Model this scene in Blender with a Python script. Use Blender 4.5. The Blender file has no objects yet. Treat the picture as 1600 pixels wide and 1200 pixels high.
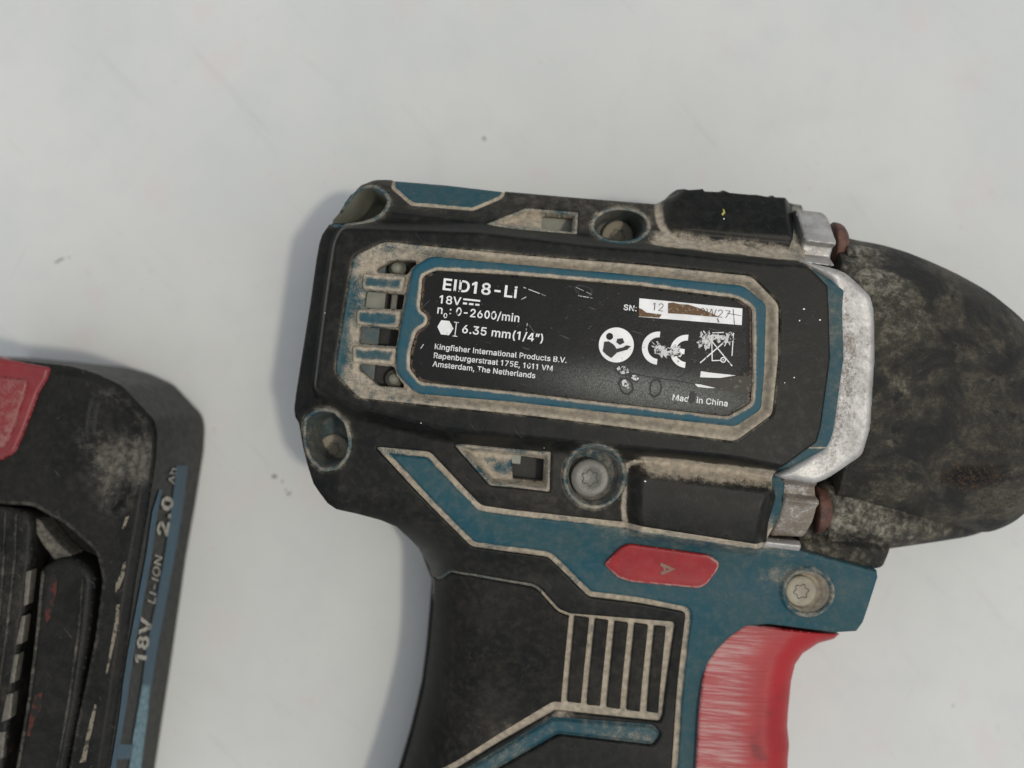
import bpy, math, random
import numpy as np
from mathutils import Vector

# ------------------------------------------------------------------ units
U = 0.000128            # one modelling unit = 0.128 mm ; real-world size in metres
DIST = 1700.0           # camera height above the top face of the tool (in units)
TABLE = -460.0          # table top, relative to the top face of the tool
sc = bpy.context.scene

def W(x, y, z):         # plan coordinates (x right, y towards the viewer) -> world metres
    return ((x-800.0)*U, (600.0-y)*U, (z-TABLE)*U)

# ------------------------------------------------------------------ camera, sky, sun, exposure
cam_d = bpy.data.cameras.new('camera'); cam = bpy.data.objects.new('camera', cam_d)
sc.collection.objects.link(cam); sc.camera = cam
cam.location = (0, 0, (DIST-TABLE)*U)
cam_d.sensor_width = 36.0; cam_d.lens = 36.0*DIST/1600.0
cam_d.clip_start = 0.005; cam_d.clip_end = 50.0
cam_d.dof.use_dof = True; cam_d.dof.focus_distance = (DIST+15)*U; cam_d.dof.aperture_fstop = 8.5

SUN = Vector((0.34, -0.12, 1.0)).normalized()
w = bpy.data.worlds.new('World'); sc.world = w; w.use_nodes = True
wn = w.node_tree; bg = wn.nodes['Background']
sky = wn.nodes.new('ShaderNodeTexSky'); sky.sky_type = 'NISHITA'; sky.sun_disc = False
sky.sun_elevation = math.asin(SUN.z); sky.sun_rotation = math.atan2(SUN.x, SUN.y)
sky.air_density = 1.0; sky.dust_density = 2.0; sky.ozone_density = 1.0
hs = wn.nodes.new('ShaderNodeHueSaturation'); hs.inputs['Saturation'].default_value = 0.28
wn.links.new(sky.outputs[0], hs.inputs['Color']); wn.links.new(hs.outputs[0], bg.inputs[0])
bg.inputs[1].default_value = 0.15
sun_d = bpy.data.lights.new('sun', 'SUN'); sun = bpy.data.objects.new('sun', sun_d)
sc.collection.objects.link(sun); sun_d.energy = 0.95; sun_d.angle = math.radians(3.0)
sun_d.color = (1.0, 0.92, 0.78)
sun.rotation_euler = (-SUN).to_track_quat('-Z', 'Y').to_euler(); sun.location = SUN*2
sc.view_settings.view_transform = 'Standard'; sc.view_settings.look = 'None'
sc.view_settings.exposure = 0.03; sc.view_settings.gamma = 1.0

# ------------------------------------------------------------------ node helpers
class NT:
    def __init__(s, name):
        s.m = bpy.data.materials.new(name); s.m.use_nodes = True
        s.t = s.m.node_tree; s.b = s.t.nodes['Principled BSDF']
        tc = s.t.nodes.new('ShaderNodeTexCoord')
        mp = s.t.nodes.new('ShaderNodeMapping'); mp.inputs['Scale'].default_value = (1/U/100,)*3
        s.t.links.new(tc.outputs['Object'], mp.inputs['Vector']); s.co = mp.outputs[0]   # 1 = 100 units
    def put(s, sock, v):
        if hasattr(v, 'is_output') or isinstance(v, bpy.types.NodeSocket): s.t.links.new(v, sock)
        elif isinstance(v, (tuple, list)) and len(v) == 3 and sock.type == 'RGBA': sock.default_value = (*v, 1)
        else: sock.default_value = v
    def noise(s, scale, detail=4, rough=0.6, seed=0.0, stretch=None, dist=0.0):
        n = s.t.nodes.new('ShaderNodeTexNoise'); n.noise_dimensions = '3D'
        n.inputs['Scale'].default_value = scale; n.inputs['Detail'].default_value = detail
        n.inputs['Roughness'].default_value = rough; n.inputs['Distortion'].default_value = dist
        m = s.t.nodes.new('ShaderNodeMapping'); m.inputs['Location'].default_value = (seed, seed*1.7, seed*.3)
        if stretch:
            m.inputs['Scale'].default_value = (stretch[0], stretch[1], 1)
            m0 = s.t.nodes.new('ShaderNodeMapping'); m0.inputs['Rotation'].default_value = (0, 0, stretch[2])
            s.t.links.new(s.co, m0.inputs[0]); s.t.links.new(m0.outputs[0], m.inputs[0])
        else: s.t.links.new(s.co, m.inputs[0])
        s.t.links.new(m.outputs[0], n.inputs['Vector'])
        return n.outputs['Fac']
    def voro(s, scale, seed=0.0, feature='F1'):
        n = s.t.nodes.new('ShaderNodeTexVoronoi'); n.feature = feature; n.inputs['Scale'].default_value = scale
        m = s.t.nodes.new('ShaderNodeMapping'); m.inputs['Location'].default_value = (seed, seed, 0)
        s.t.links.new(s.co, m.inputs[0]); s.t.links.new(m.outputs[0], n.inputs['Vector'])
        return n.outputs['Distance']
    def math(s, op, a, b=0.0, c=0.0, clamp=False):
        n = s.t.nodes.new('ShaderNodeMath'); n.operation = op; n.use_clamp = clamp
        s.put(n.inputs[0], a); s.put(n.inputs[1], b); s.put(n.inputs[2], c); return n.outputs[0]
    def ramp(s, v, lo, hi, a=0.0, b=1.0, smooth=True):
        n = s.t.nodes.new('ShaderNodeMapRange'); n.interpolation_type = 'SMOOTHSTEP' if smooth else 'LINEAR'
        s.put(n.inputs[0], v); n.inputs[1].default_value = lo; n.inputs[2].default_value = hi
        n.inputs[3].default_value = a; n.inputs[4].default_value = b; return n.outputs[0]
    def mix(s, f, a, b):
        n = s.t.nodes.new('ShaderNodeMix'); n.data_type = 'RGBA'
        s.put(n.inputs[0], f); s.put(n.inputs[6], a); s.put(n.inputs[7], b); return n.outputs[2]
    def attr(s, name):
        n = s.t.nodes.new('ShaderNodeAttribute'); n.attribute_name = name; return n.outputs['Fac']
    def bump(s, h, strength, dist):
        n = s.t.nodes.new('ShaderNodeBump'); n.inputs['Strength'].default_value = strength
        n.inputs['Distance'].default_value = dist*U; s.put(n.inputs['Height'], h)
        s.t.links.new(n.outputs[0], s.b.inputs['Normal']); return n
    def set(s, **k):
        names = dict(color='Base Color', rough='Roughness', metal='Metallic', spec='Specular IOR Level', coat='Coat Weight', coatr='Coat Roughness')
        for a, v in k.items(): s.put(s.b.inputs[names[a]], v)
        return s

DUST = (0.45, 0.385, 0.29)
DUST2 = (0.27, 0.238, 0.185)

def worn(name, base, base2=None, rough=0.55, dust=DUST, dust2=DUST2, bumpst=0.35, grain=18, specks=0.0, haze=0.0, spec=0.5, scr=0.0):
    n = NT(name)
    big = n.noise(1.1, 5, 0.65, 3.1); mid = n.noise(7, 6, 0.7, 7.7); fine = n.noise(45, 3, 0.7, 1.3)
    col = n.mix(n.ramp(big, 0.35, 0.65), base, base2 or tuple(c*0.8 for c in base))
    # a thin, uneven film of dust over the whole surface
    film = n.math('MULTIPLY', n.ramp(mid, 0.4, 0.75), haze)
    col = n.mix(film, col, dust2)
    a = n.attr('dust')
    t = n.math('ADD', a, n.math('MULTIPLY', n.math('SUBTRACT', mid, 0.5), 0.95))
    t = n.math('ADD', t, n.math('MULTIPLY', n.math('SUBTRACT', fine, 0.5), 0.75))
    t = n.math('ADD', t, n.math('MULTIPLY', n.math('SUBTRACT', big, 0.5), 1.1))
    f = n.math('MULTIPLY', n.ramp(t, 0.3, 0.78), n.ramp(a, 0.22, 0.62))
    low = n.math('MULTIPLY', n.math('MULTIPLY', a, 0.62), n.ramp(n.math('ADD', n.math('MULTIPLY', big, .5), n.math('MULTIPLY', mid, .5)), 0.35, 0.68, 0.25, 1.0))
    col = n.mix(low, col, tuple(c*0.42 for c in dust2))
    dcol = n.mix(n.ramp(n.noise(10, 4, 0.6, 5.5), 0.3, 0.7), dust2, dust)
    col = n.mix(f, col, dcol)
    f2 = f
    if specks:
        sp = n.ramp(n.noise(60, 2, 0.5, 9.1), 0.70, 0.80)
        sp = n.math('MULTIPLY', sp, n.ramp(n.noise(2.5, 3, 0.6, 4.4), 0.4, 0.7, 0.1, specks))
        col = n.mix(sp, col, dust)
    if scr:
        s1 = n.noise(3.0, 2, 0.5, 2.0, stretch=(0.6, 22, 0.9)); s2 = n.noise(3.0, 2, 0.5, 6.0, stretch=(0.7, 26, -0.5))
        sc_ = n.math('MULTIPLY', n.math('MAXIMUM', n.ramp(s1, 0.74, 0.78), n.ramp(s2, 0.75, 0.79)), scr)
        col = n.mix(sc_, col, (0.3, 0.29, 0.26))
    n.set(color=col, rough=n.math('ADD', n.math('MULTIPLY', f2, 0.35), n.ramp(mid, 0.3, 0.7, rough-0.06, rough+0.08), clamp=True), spec=spec)
    h = n.math('ADD', n.math('MULTIPLY', n.noise(grain, 4, 0.7, 2.2), 1.0), n.math('MULTIPLY', f, 0.8))
    n.bump(h, bumpst, 2.2)
    return n.m

M = {}
M['rubber'] = worn('black_rubber', (0.0045, 0.006, 0.0055), (0.0105, 0.0105, 0.009), rough=0.40, haze=0.05, specks=0.5, scr=0.2, grain=26, spec=0.13, bumpst=0.12)
M['pad'] = worn('black_grip_rubber', (0.006, 0.0068, 0.0062), (0.012, 0.0115, 0.010), rough=0.6, haze=0.07, specks=1.0, grain=30, bumpst=0.25, spec=0.12)
M['teal'] = worn('teal_plastic', (0.011, 0.064, 0.086), (0.024, 0.070, 0.080), rough=0.48, haze=0.14, specks=0.6, scr=0.3, spec=0.14)
M['ring'] = worn('teal_ring_plastic', (0.009, 0.076, 0.112), (0.016, 0.076, 0.100), rough=0.45, spec=0.14, haze=0.08, specks=0.5, scr=0.2)
M['red'] = worn('red_plastic', (0.30, 0.020, 0.023), (0.25, 0.018, 0.020), rough=0.45, dust=(0.50, 0.36, 0.30), dust2=(0.36, 0.16, 0.15), spec=0.25, haze=0.1, specks=0.3, bumpst=0.15)
M['well'] = worn('dusty_well_plastic', (0.03, 0.075, 0.09), (0.10, 0.12, 0.11), rough=0.6, haze=0.5, specks=0.6)
M['steelhead'] = worn('dusty_steel', (0.10, 0.097, 0.084), (0.14, 0.133, 0.115), rough=0.36, haze=0.25, dust=(0.33, 0.31, 0.25), bumpst=0.3)
M['claydust'] = worn('clay_caked_steel', (0.36, 0.33, 0.25), (0.29, 0.262, 0.195), rough=0.75, haze=0.4, bumpst=0.5)
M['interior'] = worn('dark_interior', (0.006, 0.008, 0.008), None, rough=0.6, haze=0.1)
M['paleplastic'] = worn('pale_motor_plastic', (0.24, 0.25, 0.20), (0.17, 0.175, 0.14), rough=0.5, haze=0.3)

def trig_mat():
    n = NT('scraped_red_trigger'); a = n.attr('dust')
    st = n.noise(2.0, 4, 0.65, 3.0, stretch=(0.55, 9, 0.09), dist=0.25); m = n.noise(8, 5, 0.7, 5.0); b = n.noise(1.2, 3, 0.6, 8.0)
    col = n.mix(n.ramp(b, 0.3, 0.7), (0.33, 0.016, 0.020), (0.27, 0.014, 0.018))
    t = n.math('ADD', n.math('MULTIPLY', st, 0.92), n.math('MULTIPLY', m, 0.08))
    col = n.mix(n.math('MULTIPLY', a, n.ramp(st, 0.3, 0.7, 0.35, 0.8)), col, (0.40, 0.16, 0.15))
    col = n.mix(n.math('MULTIPLY', n.ramp(t, 0.42, 0.68, 0, 0.7), n.ramp(a, 0.05, 1.0)), col, (0.46, 0.30, 0.275))
    col = n.mix(n.math('MULTIPLY', n.ramp(n.noise(1.6, 3, 0.5, 14.0), 0.62, 0.72), n.math('SUBTRACT', 0.5, n.math('MULTIPLY', a, 0.5))), col, (0.06, 0.015, 0.015))
    n.set(color=col, rough=n.ramp(a, 0, 1, 0.42, 0.6), spec=0.25); n.bump(t, 0.25, 1.5); return n.m
M['trig'] = trig_mat()

def nose_mat():
    n = NT('grimy_black_boot')
    a = n.attr('dust')
    b1 = n.noise(1.15, 6, 0.62, 3.4, dist=0.6); b2 = n.noise(6, 6, 0.75, 4.0, dist=0.3); b3 = n.noise(30, 4, 0.7, 8.0)
    col = n.mix(n.ramp(b1, 0.35, 0.68), (0.010, 0.0105, 0.009), (0.036, 0.032, 0.022))
    b4 = n.noise(14, 6, 0.8, 18.0, dist=0.5)
    t = n.math('ADD', n.math('MULTIPLY', b2, 0.62), n.math('ADD', n.math('MULTIPLY', b3, 0.13), n.math('MULTIPLY', b4, 0.25)))
    col = n.mix(n.math('MULTIPLY', n.ramp(t, 0.42, 0.66, 0, 0.75), n.ramp(b1, 0.42, 0.60, 0.08, 1.0)), col, (0.145, 0.128, 0.092))
    col = n.mix(n.math('MULTIPLY', n.ramp(n.noise(4, 5, 0.7, 12.0), 0.60, 0.68), 0.85), col, (0.007, 0.008, 0.009))
    col = n.mix(n.math('MULTIPLY', n.ramp(n.noise(5, 5, 0.75, 22.0), 0.64, 0.72), 0.6), col, (0.12, 0.06, 0.035))
    td = n.math('ADD', a, n.math('MULTIPLY', n.math('SUBTRACT', n.math('ADD', n.math('MULTIPLY', b2, .6), n.math('MULTIPLY', b1, .4)), 0.5), 2.2))
    col = n.mix(n.math('MULTIPLY', n.ramp(td, 0.35, 1.05), 0.85), col, n.mix(n.ramp(n.math('ADD', n.math('MULTIPLY', b4, .5), n.math('MULTIPLY', b2, .5)), 0.42, 0.60), (0.075, 0.066, 0.048), (0.33, 0.305, 0.24)))
    gr = n.attr('grit'); g1 = n.noise(16, 5, 0.8, 61.0)
    col = n.mix(n.math('MULTIPLY', n.ramp(n.math('ADD', gr, n.math('MULTIPLY', n.math('SUBTRACT', g1, .5), 2.0)), 0.45, 0.6), n.ramp(gr, 0.02, 0.2)), col, n.mix(n.ramp(g1, .45, .65), (0.004, 0.004, 0.0045), (0.075, 0.045, 0.022)))
    s = n.ramp(n.noise(70, 2, 0.5, 3.0), 0.72, 0.8); col = n.mix(s, col, (0.35, 0.31, 0.24))
    n.set(color=col, rough=n.ramp(b2, 0.3, 0.7, 0.48, 0.8))
    n.bump(n.math('ADD', n.math('ADD', b2, n.math('MULTIPLY', g1, n.math('MULTIPLY', gr, 2.5))), n.math('MULTIPLY', b3, 0.6)), 0.8, 5); n.set(spec=0.3); return n.m
M['boot'] = nose_mat()

def silver():
    n = NT('worn_silver_casting'); a = n.attr('dust')
    b = n.noise(3, 5, 0.65, 1.0); f = n.noise(22, 6, 0.8, 2.0, dist=0.6); g = n.noise(60, 3, 0.6, 5.0); w_ = n.noise(5, 2, 0.5, 12.0)
    col = n.mix(n.ramp(b, 0.35, 0.65), (0.44, 0.43, 0.405), (0.32, 0.31, 0.29))
    st = n.math('ADD', n.math('MULTIPLY', f, 0.6), n.math('ADD', n.math('MULTIPLY', b, 0.4), n.math('MULTIPLY', n.math('SUBTRACT', a, 0.45), 0.22)))
    grime = n.ramp(st, 0.50, 0.62, 0, 0.85)
    col = n.mix(grime, col, n.mix(n.ramp(g, .4, .6), (0.20, 0.15, 0.09), (0.10, 0.085, 0.065)))
    n.set(color=col, metal=n.math('MULTIPLY', n.math('SUBTRACT', 1.0, grime), 0.5), rough=n.ramp(st, 0.4, 0.6, 0.42, 0.65))
    h = n.math('ADD', n.math('MULTIPLY', f, 0.3), n.math('ADD', n.math('MULTIPLY', g, 0.3), n.math('MULTIPLY', w_, 1.6)))
    n.bump(h, 0.3, 4.0); return n.m
M['silver'] = silver()

def rust():
    n = NT('rusty_bolt'); b = n.noise(5, 6, 0.7, 2.0); f = n.noise(25, 4, 0.7, 3.0)
    col = n.mix(n.ramp(b, 0.35, 0.65), (0.05, 0.018, 0.015), (0.13, 0.06, 0.038))
    col = n.mix(n.ramp(f, 0.55, 0.8, 0, 0.7), col, (0.22, 0.13, 0.085))
    n.set(color=col, rough=0.55, metal=0.1); n.bump(f, 0.6, 3.0); return n.m
M['rust'] = rust()

def label_mat():
    n = NT('black_label_film')
    b = n.noise(1.5, 4, 0.6, 1.0); f = n.noise(55, 3, 0.7, 2.0); a = n.attr('dust'); k = n.attr('sheen_grain')
    col = n.mix(n.ramp(b, 0.3, 0.7), (0.0045, 0.0052, 0.0052), (0.008, 0.0085, 0.008))
    t = n.math('ADD', a, n.math('MULTIPLY', n.math('SUBTRACT', n.noise(12, 5, 0.75, 3.0), 0.5), 1.4))
    col = n.mix(n.ramp(t, 0.45, 0.85, 0, 0.75), col, (0.17, 0.115, 0.08))
    s1 = n.noise(2.2, 2, 0.5, 2.0, stretch=(0.8, 24, 0.3)); s2 = n.noise(2.2, 2, 0.5, 6.0, stretch=(1.0, 20, -0.8))
    scr = n.math('MAXIMUM', n.ramp(s1, 0.745, 0.765), n.ramp(s2, 0.75, 0.77))
    col = n.mix(n.math('MULTIPLY', scr, 0.6), col, (0.22, 0.22, 0.20))
    sp = n.ramp(n.noise(38, 2, 0.5, 9.0), 0.76, 0.79); col = n.mix(sp, col, (0.4, 0.39, 0.35))
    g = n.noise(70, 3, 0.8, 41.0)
    col = n.mix(n.math('MULTIPLY', k, n.ramp(g, 0.38, 0.60, 0.15, 1.0)), col, (0.20, 0.205, 0.185))  # pale sheen painted into the film colour, broken up by fine grain
    n.set(color=col, rough=n.ramp(n.math('ADD', f, n.math('MULTIPLY', a, .5)), 0.3, 0.9, 0.27, 0.5), spec=0.15)
    v = n.noise(16, 6, 0.8, 8.8)
    h = n.math('ADD', n.math('MULTIPLY', f, 0.6), n.math('MULTIPLY', n.math('MULTIPLY', v, k), 2.0))
    h = n.math('ADD', h, n.math('MULTIPLY', n.noise(5, 4, 0.6, 8.0), 1.0))
    n.bump(h, 0.22, 2.0); return n.m
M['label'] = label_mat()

def flat(name, color, rough=0.5, wear=0.0, wearcol=(0.02, 0.02, 0.02), sc_=14, seed=0.0, thr=0.60):
    n = NT(name); f = n.noise(sc_, 5, 0.7, seed)
    col = n.mix(n.ramp(n.noise(4, 3, .6, seed+3), 0.3, 0.7), color, tuple(c*0.86 for c in color))
    if wear: col = n.mix(n.ramp(f, thr, thr+0.05, 0, wear), col, wearcol)
    n.set(color=col, rough=rough, spec=0.2); n.bump(f, 0.15, 1.0); return n.m
M['print'] = flat('white_print', (0.80, 0.80, 0.77), 0.4, 0.95, (0.03, 0.03, 0.028), 9, 2.0, 0.60)
M['icon'] = flat('white_icon_print', (0.85, 0.85, 0.81), 0.4, 0.9, (0.20, 0.17, 0.11), 9, 4.0, 0.62)
M['scuff'] = flat('scuffed_white_print', (0.62, 0.62, 0.59), 0.5, 1.0, (0.012, 0.012, 0.012), 22, 7.0, 0.50)
M['iconblack'] = flat('black_icon_print', (0.025, 0.025, 0.025), 0.4)
M['sticker'] = flat('white_serial_sticker', (0.82, 0.82, 0.80), 0.4, 0.8, (0.22, 0.16, 0.09), 10, 1.0, 0.64)
M['greyink'] = flat('grey_ink', (0.10, 0.10, 0.10), 0.5, 0.9, (0.5, 0.5, 0.48), 20, 3.0, 0.6)
M['rustpatch'] = flat('brown_scraped_patch', (0.13, 0.075, 0.038), 0.6, 0.8, (0.34, 0.28, 0.2), 14, 5.0, 0.55)
M['darkpatch'] = flat('dark_glue_patch', (0.022, 0.02, 0.016), 0.35, 0.7, (0.16, 0.12, 0.07), 12, 8.0, 0.60)
M['tanprint'] = flat('tan_dust_mark', (0.24, 0.155, 0.115), 0.8, 0.8, (0.30, 0.04, 0.04), 18, 2.5, 0.62)
M['recess'] = flat('dark_socket', (0.085, 0.078, 0.062), 0.7)
M['batt'] = worn('battery_black_plastic', (0.005, 0.0058, 0.005), (0.0115, 0.011, 0.009), rough=0.42, haze=0.14, specks=1.4, spec=0.16, scr=0.5, dust=(0.14, 0.13, 0.105), dust2=(0.062, 0.058, 0.048), bumpst=0.5, grain=12)
M['battred'] = worn('battery_red_plastic', (0.20, 0.014, 0.018), (0.16, 0.012, 0.015), rough=0.4, dust=(0.27, 0.14, 0.12), dust2=(0.25, 0.095, 0.085), haze=0.12, bumpst=0.15)
M['battblue'] = worn('battery_blue_strip', (0.006, 0.066, 0.118), (0.008, 0.050, 0.085), rough=0.5, haze=0.25, dust=(0.22, 0.34, 0.38), dust2=(0.08, 0.16, 0.19))
M['battprint'] = flat('cream_print', (0.46, 0.43, 0.36), 0.5, 0.95, (0.04, 0.04, 0.035), 11, 1.0, 0.54)
M['contact'] = worn('dull_contact_metal', (0.085, 0.08, 0.062), None, rough=0.5, haze=0.3)

# ------------------------------------------------------------------ 2-D shape helpers (numpy)
def fillet(poly, r, n=3, closed=True):
    P = [np.array(p, float) for p in poly]; out = []; N = len(P)
    for i in range(N):
        a, b, c = P[i-1], P[i], P[(i+1) % N]
        la, lc = np.linalg.norm(a-b), np.linalg.norm(c-b)
        if la < 1e-6 or lc < 1e-6: continue
        p = b+(a-b)/la*min(r, la*.45); q = b+(c-b)/lc*min(r, lc*.45)
        for k in range(n+1):
            t = k/n; out.append((1-t)**2*p+2*t*(1-t)*b+t*t*q)
    return np.array(out)

def sd(poly):
    P = np.asarray(poly, float); x0, y0 = P.min(0); x1, y1 = P.max(0)
    def f(x, y):
        x = np.asarray(x, float); y = np.asarray(y, float); sh = x.shape; x = x.ravel(); y = y.ravel()
        d = np.full(x.shape, 1e18); s = np.ones(x.shape)
        far = (x < x0-135) | (x > x1+135) | (y < y0-135) | (y > y1+135)
        nr = ~far; xn, yn = x[nr], y[nr]; dn = np.full(xn.shape, 1e18); sn = np.ones(xn.shape)
        for i in range(len(P)):
            ax, ay = P[i]; bx, by = P[i-1]
            ex, ey = bx-ax, by-ay; wx, wy = xn-ax, yn-ay
            t = np.clip((wx*ex+wy*ey)/max(ex*ex+ey*ey, 1e-12), 0, 1)
            dn = np.minimum(dn, (wx-ex*t)**2+(wy-ey*t)**2)
            c1 = yn >= ay; c2 = yn < by; c3 = ex*wy > ey*wx
            flip = (c1 & c2 & c3) | (~c1 & ~c2 & ~c3)
            sn = np.where(flip, -sn, sn)
        out = np.empty(x.shape); out[nr] = sn*np.sqrt(dn)
        if far.any():
            xf, yf = x[far], y[far]
            out[far] = np.hypot(np.maximum(np.maximum(x0-xf, xf-x1), 0), np.maximum(np.maximum(y0-yf, yf-y1), 0))+1
        return out.reshape(sh)
    return f
def ss(x, a, b):
    t = np.clip((x-a)/(b-a), 0, 1); return t*t*(3-2*t)
def Q(p, z):            # where a picture ray at p meets height z, in plan coordinates
    k = (DIST-z)/DIST; return (800+(p[0]-800)*k, 600+(p[1]-600)*k)
def QP(poly, z): return [Q(p, z) for p in poly]

# ------------------------------------------------------------------ height of the rubber surface of the tool
TH = math.radians(6.3); CT, ST = math.cos(TH), math.sin(TH)
def sv(x, y):
    dx, dy = x-900, y-535; return dx*CT+dy*ST, -dx*ST+dy*CT
BAND = fillet([(530,346),(752,354),(925,375),(1025,382),(1200,402),(1262,404),(1335,447),(1340,485),(1340,560),(1328,665),(1312,705),(1232,742),(1150,725),(975,708),(840,695),(690,680),(540,642),(482,612),(500,470),(514,372)], 14)
sBAND = sd(BAND)
sBOSS1 = sd(fillet([(1048,292),(1085,255),(1270,275),(1268,378),(1070,366),(1046,345)], 14))
sBOSS2 = sd(fillet([(985,730),(1010,726),(1215,752),(1225,777),(1212,815),(1206,880),(990,850),(982,800)], 14))
HL = sd([Q(p, -315) for p in [(560,1470),(575,1450),(600,1290),(630,1200),(645,1150),(655,1110),(664,1070),(672,1010),(678,950),(681,910),(680,895),(670,870),(660,850),(645,835),(625,818),(600,808),(560,798),(540,793)]]+[Q((540,500),-315), (1900,500), (1900,1800), (400,1800)])
def R(x, y):
    x = np.asarray(x, float); y = np.asarray(y, float)
    s, v = sv(x, y); dB = sBAND(x, y)
    w = ss(dB, -13, 14)
    dtop = np.maximum(0, -(v+176)); dleft = np.maximum(0, -(s+352))
    low = ss(y, 760, 930)
    zo = -45-1.05*dtop-0.75*dleft*(1-low)-50*low
    e = np.clip((100+HL(x, y))/100, 0, 1)
    zo = zo-195*ss(y, 770, 930)*(1-np.sqrt(np.maximum(1-e**2, 0)))-35*ss(y, 930, 1150)
    z = w*zo+(1-w)*(-1.5*ss(-dB, 16, 0))
    b1 = sBOSS1(x, y); w1 = ss(-b1, -8, 22)
    z = z*(1-w1)+w1*(-58-0.55*np.maximum(0, -(v+205)))
    b2 = sBOSS2(x, y); w2 = ss(-b2, -6, 24)
    z = z*(1-w2)+w2*(-24-0.0016*(v-222)**2)
    return z
def onR(poly, off=0.0):
    P = np.array(poly, float); q = P.copy()
    for _ in range(6):
        z = R(q[:, 0], q[:, 1])+off; k = (DIST-z)/DIST
        q = np.stack([800+(P[:, 0]-800)*k, 600+(P[:, 1]-600)*k], 1)
    return q

# ------------------------------------------------------------------ mesh builders
col = sc.collection
def link(name, me, mat, parent):
    if mat: me.materials.append(M[mat] if isinstance(mat, str) else mat)
    o = bpy.data.objects.new(name, me); col.objects.link(o)
    if parent: o.parent = parent
    return o
def rawmesh(name, V, F, mat, parent, smooth=True, attrs=None):
    me = bpy.data.meshes.new(name); V = np.asarray(V, float)
    Wd = np.stack([(V[:, 0]-800)*U, (600-V[:, 1])*U, (V[:, 2]-TABLE)*U], 1)
    # child meshes keep world coordinates relative to the parent empty's base
    if parent is not None:
        p = parent
        off = np.zeros(3)
        while p is not None: off += np.array(p.location); p = p.parent
        Wd = Wd-off
    F = [tuple(int(i) for i in f) for f in F] if not isinstance(F, np.ndarray) else F
    if isinstance(F, np.ndarray):
        n = len(F); k = F.shape[1]
        me.vertices.add(len(V)); me.vertices.foreach_set('co', Wd.ravel().astype(np.float32))
        me.loops.add(n*k); me.loops.foreach_set('vertex_index', F.ravel().astype(np.int32))
        me.polygons.add(n); me.polygons.foreach_set('loop_start', (np.arange(n)*k).astype(np.int32))
        me.update(calc_edges=True); me.validate()
    else:
        me.from_pydata([tuple(v) for v in Wd], [], F); me.update()
    if smooth: me.polygons.foreach_set('use_smooth', np.ones(len(me.polygons), bool))
    for k, a in (attrs or {}).items():
        at = me.attributes.new(k, 'FLOAT', 'POINT'); a = np.broadcast_to(np.asarray(a, float), (len(V),))
        at.data.foreach_set('value', a.astype(np.float32).copy())
    return link(name, me, mat, parent)

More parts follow.
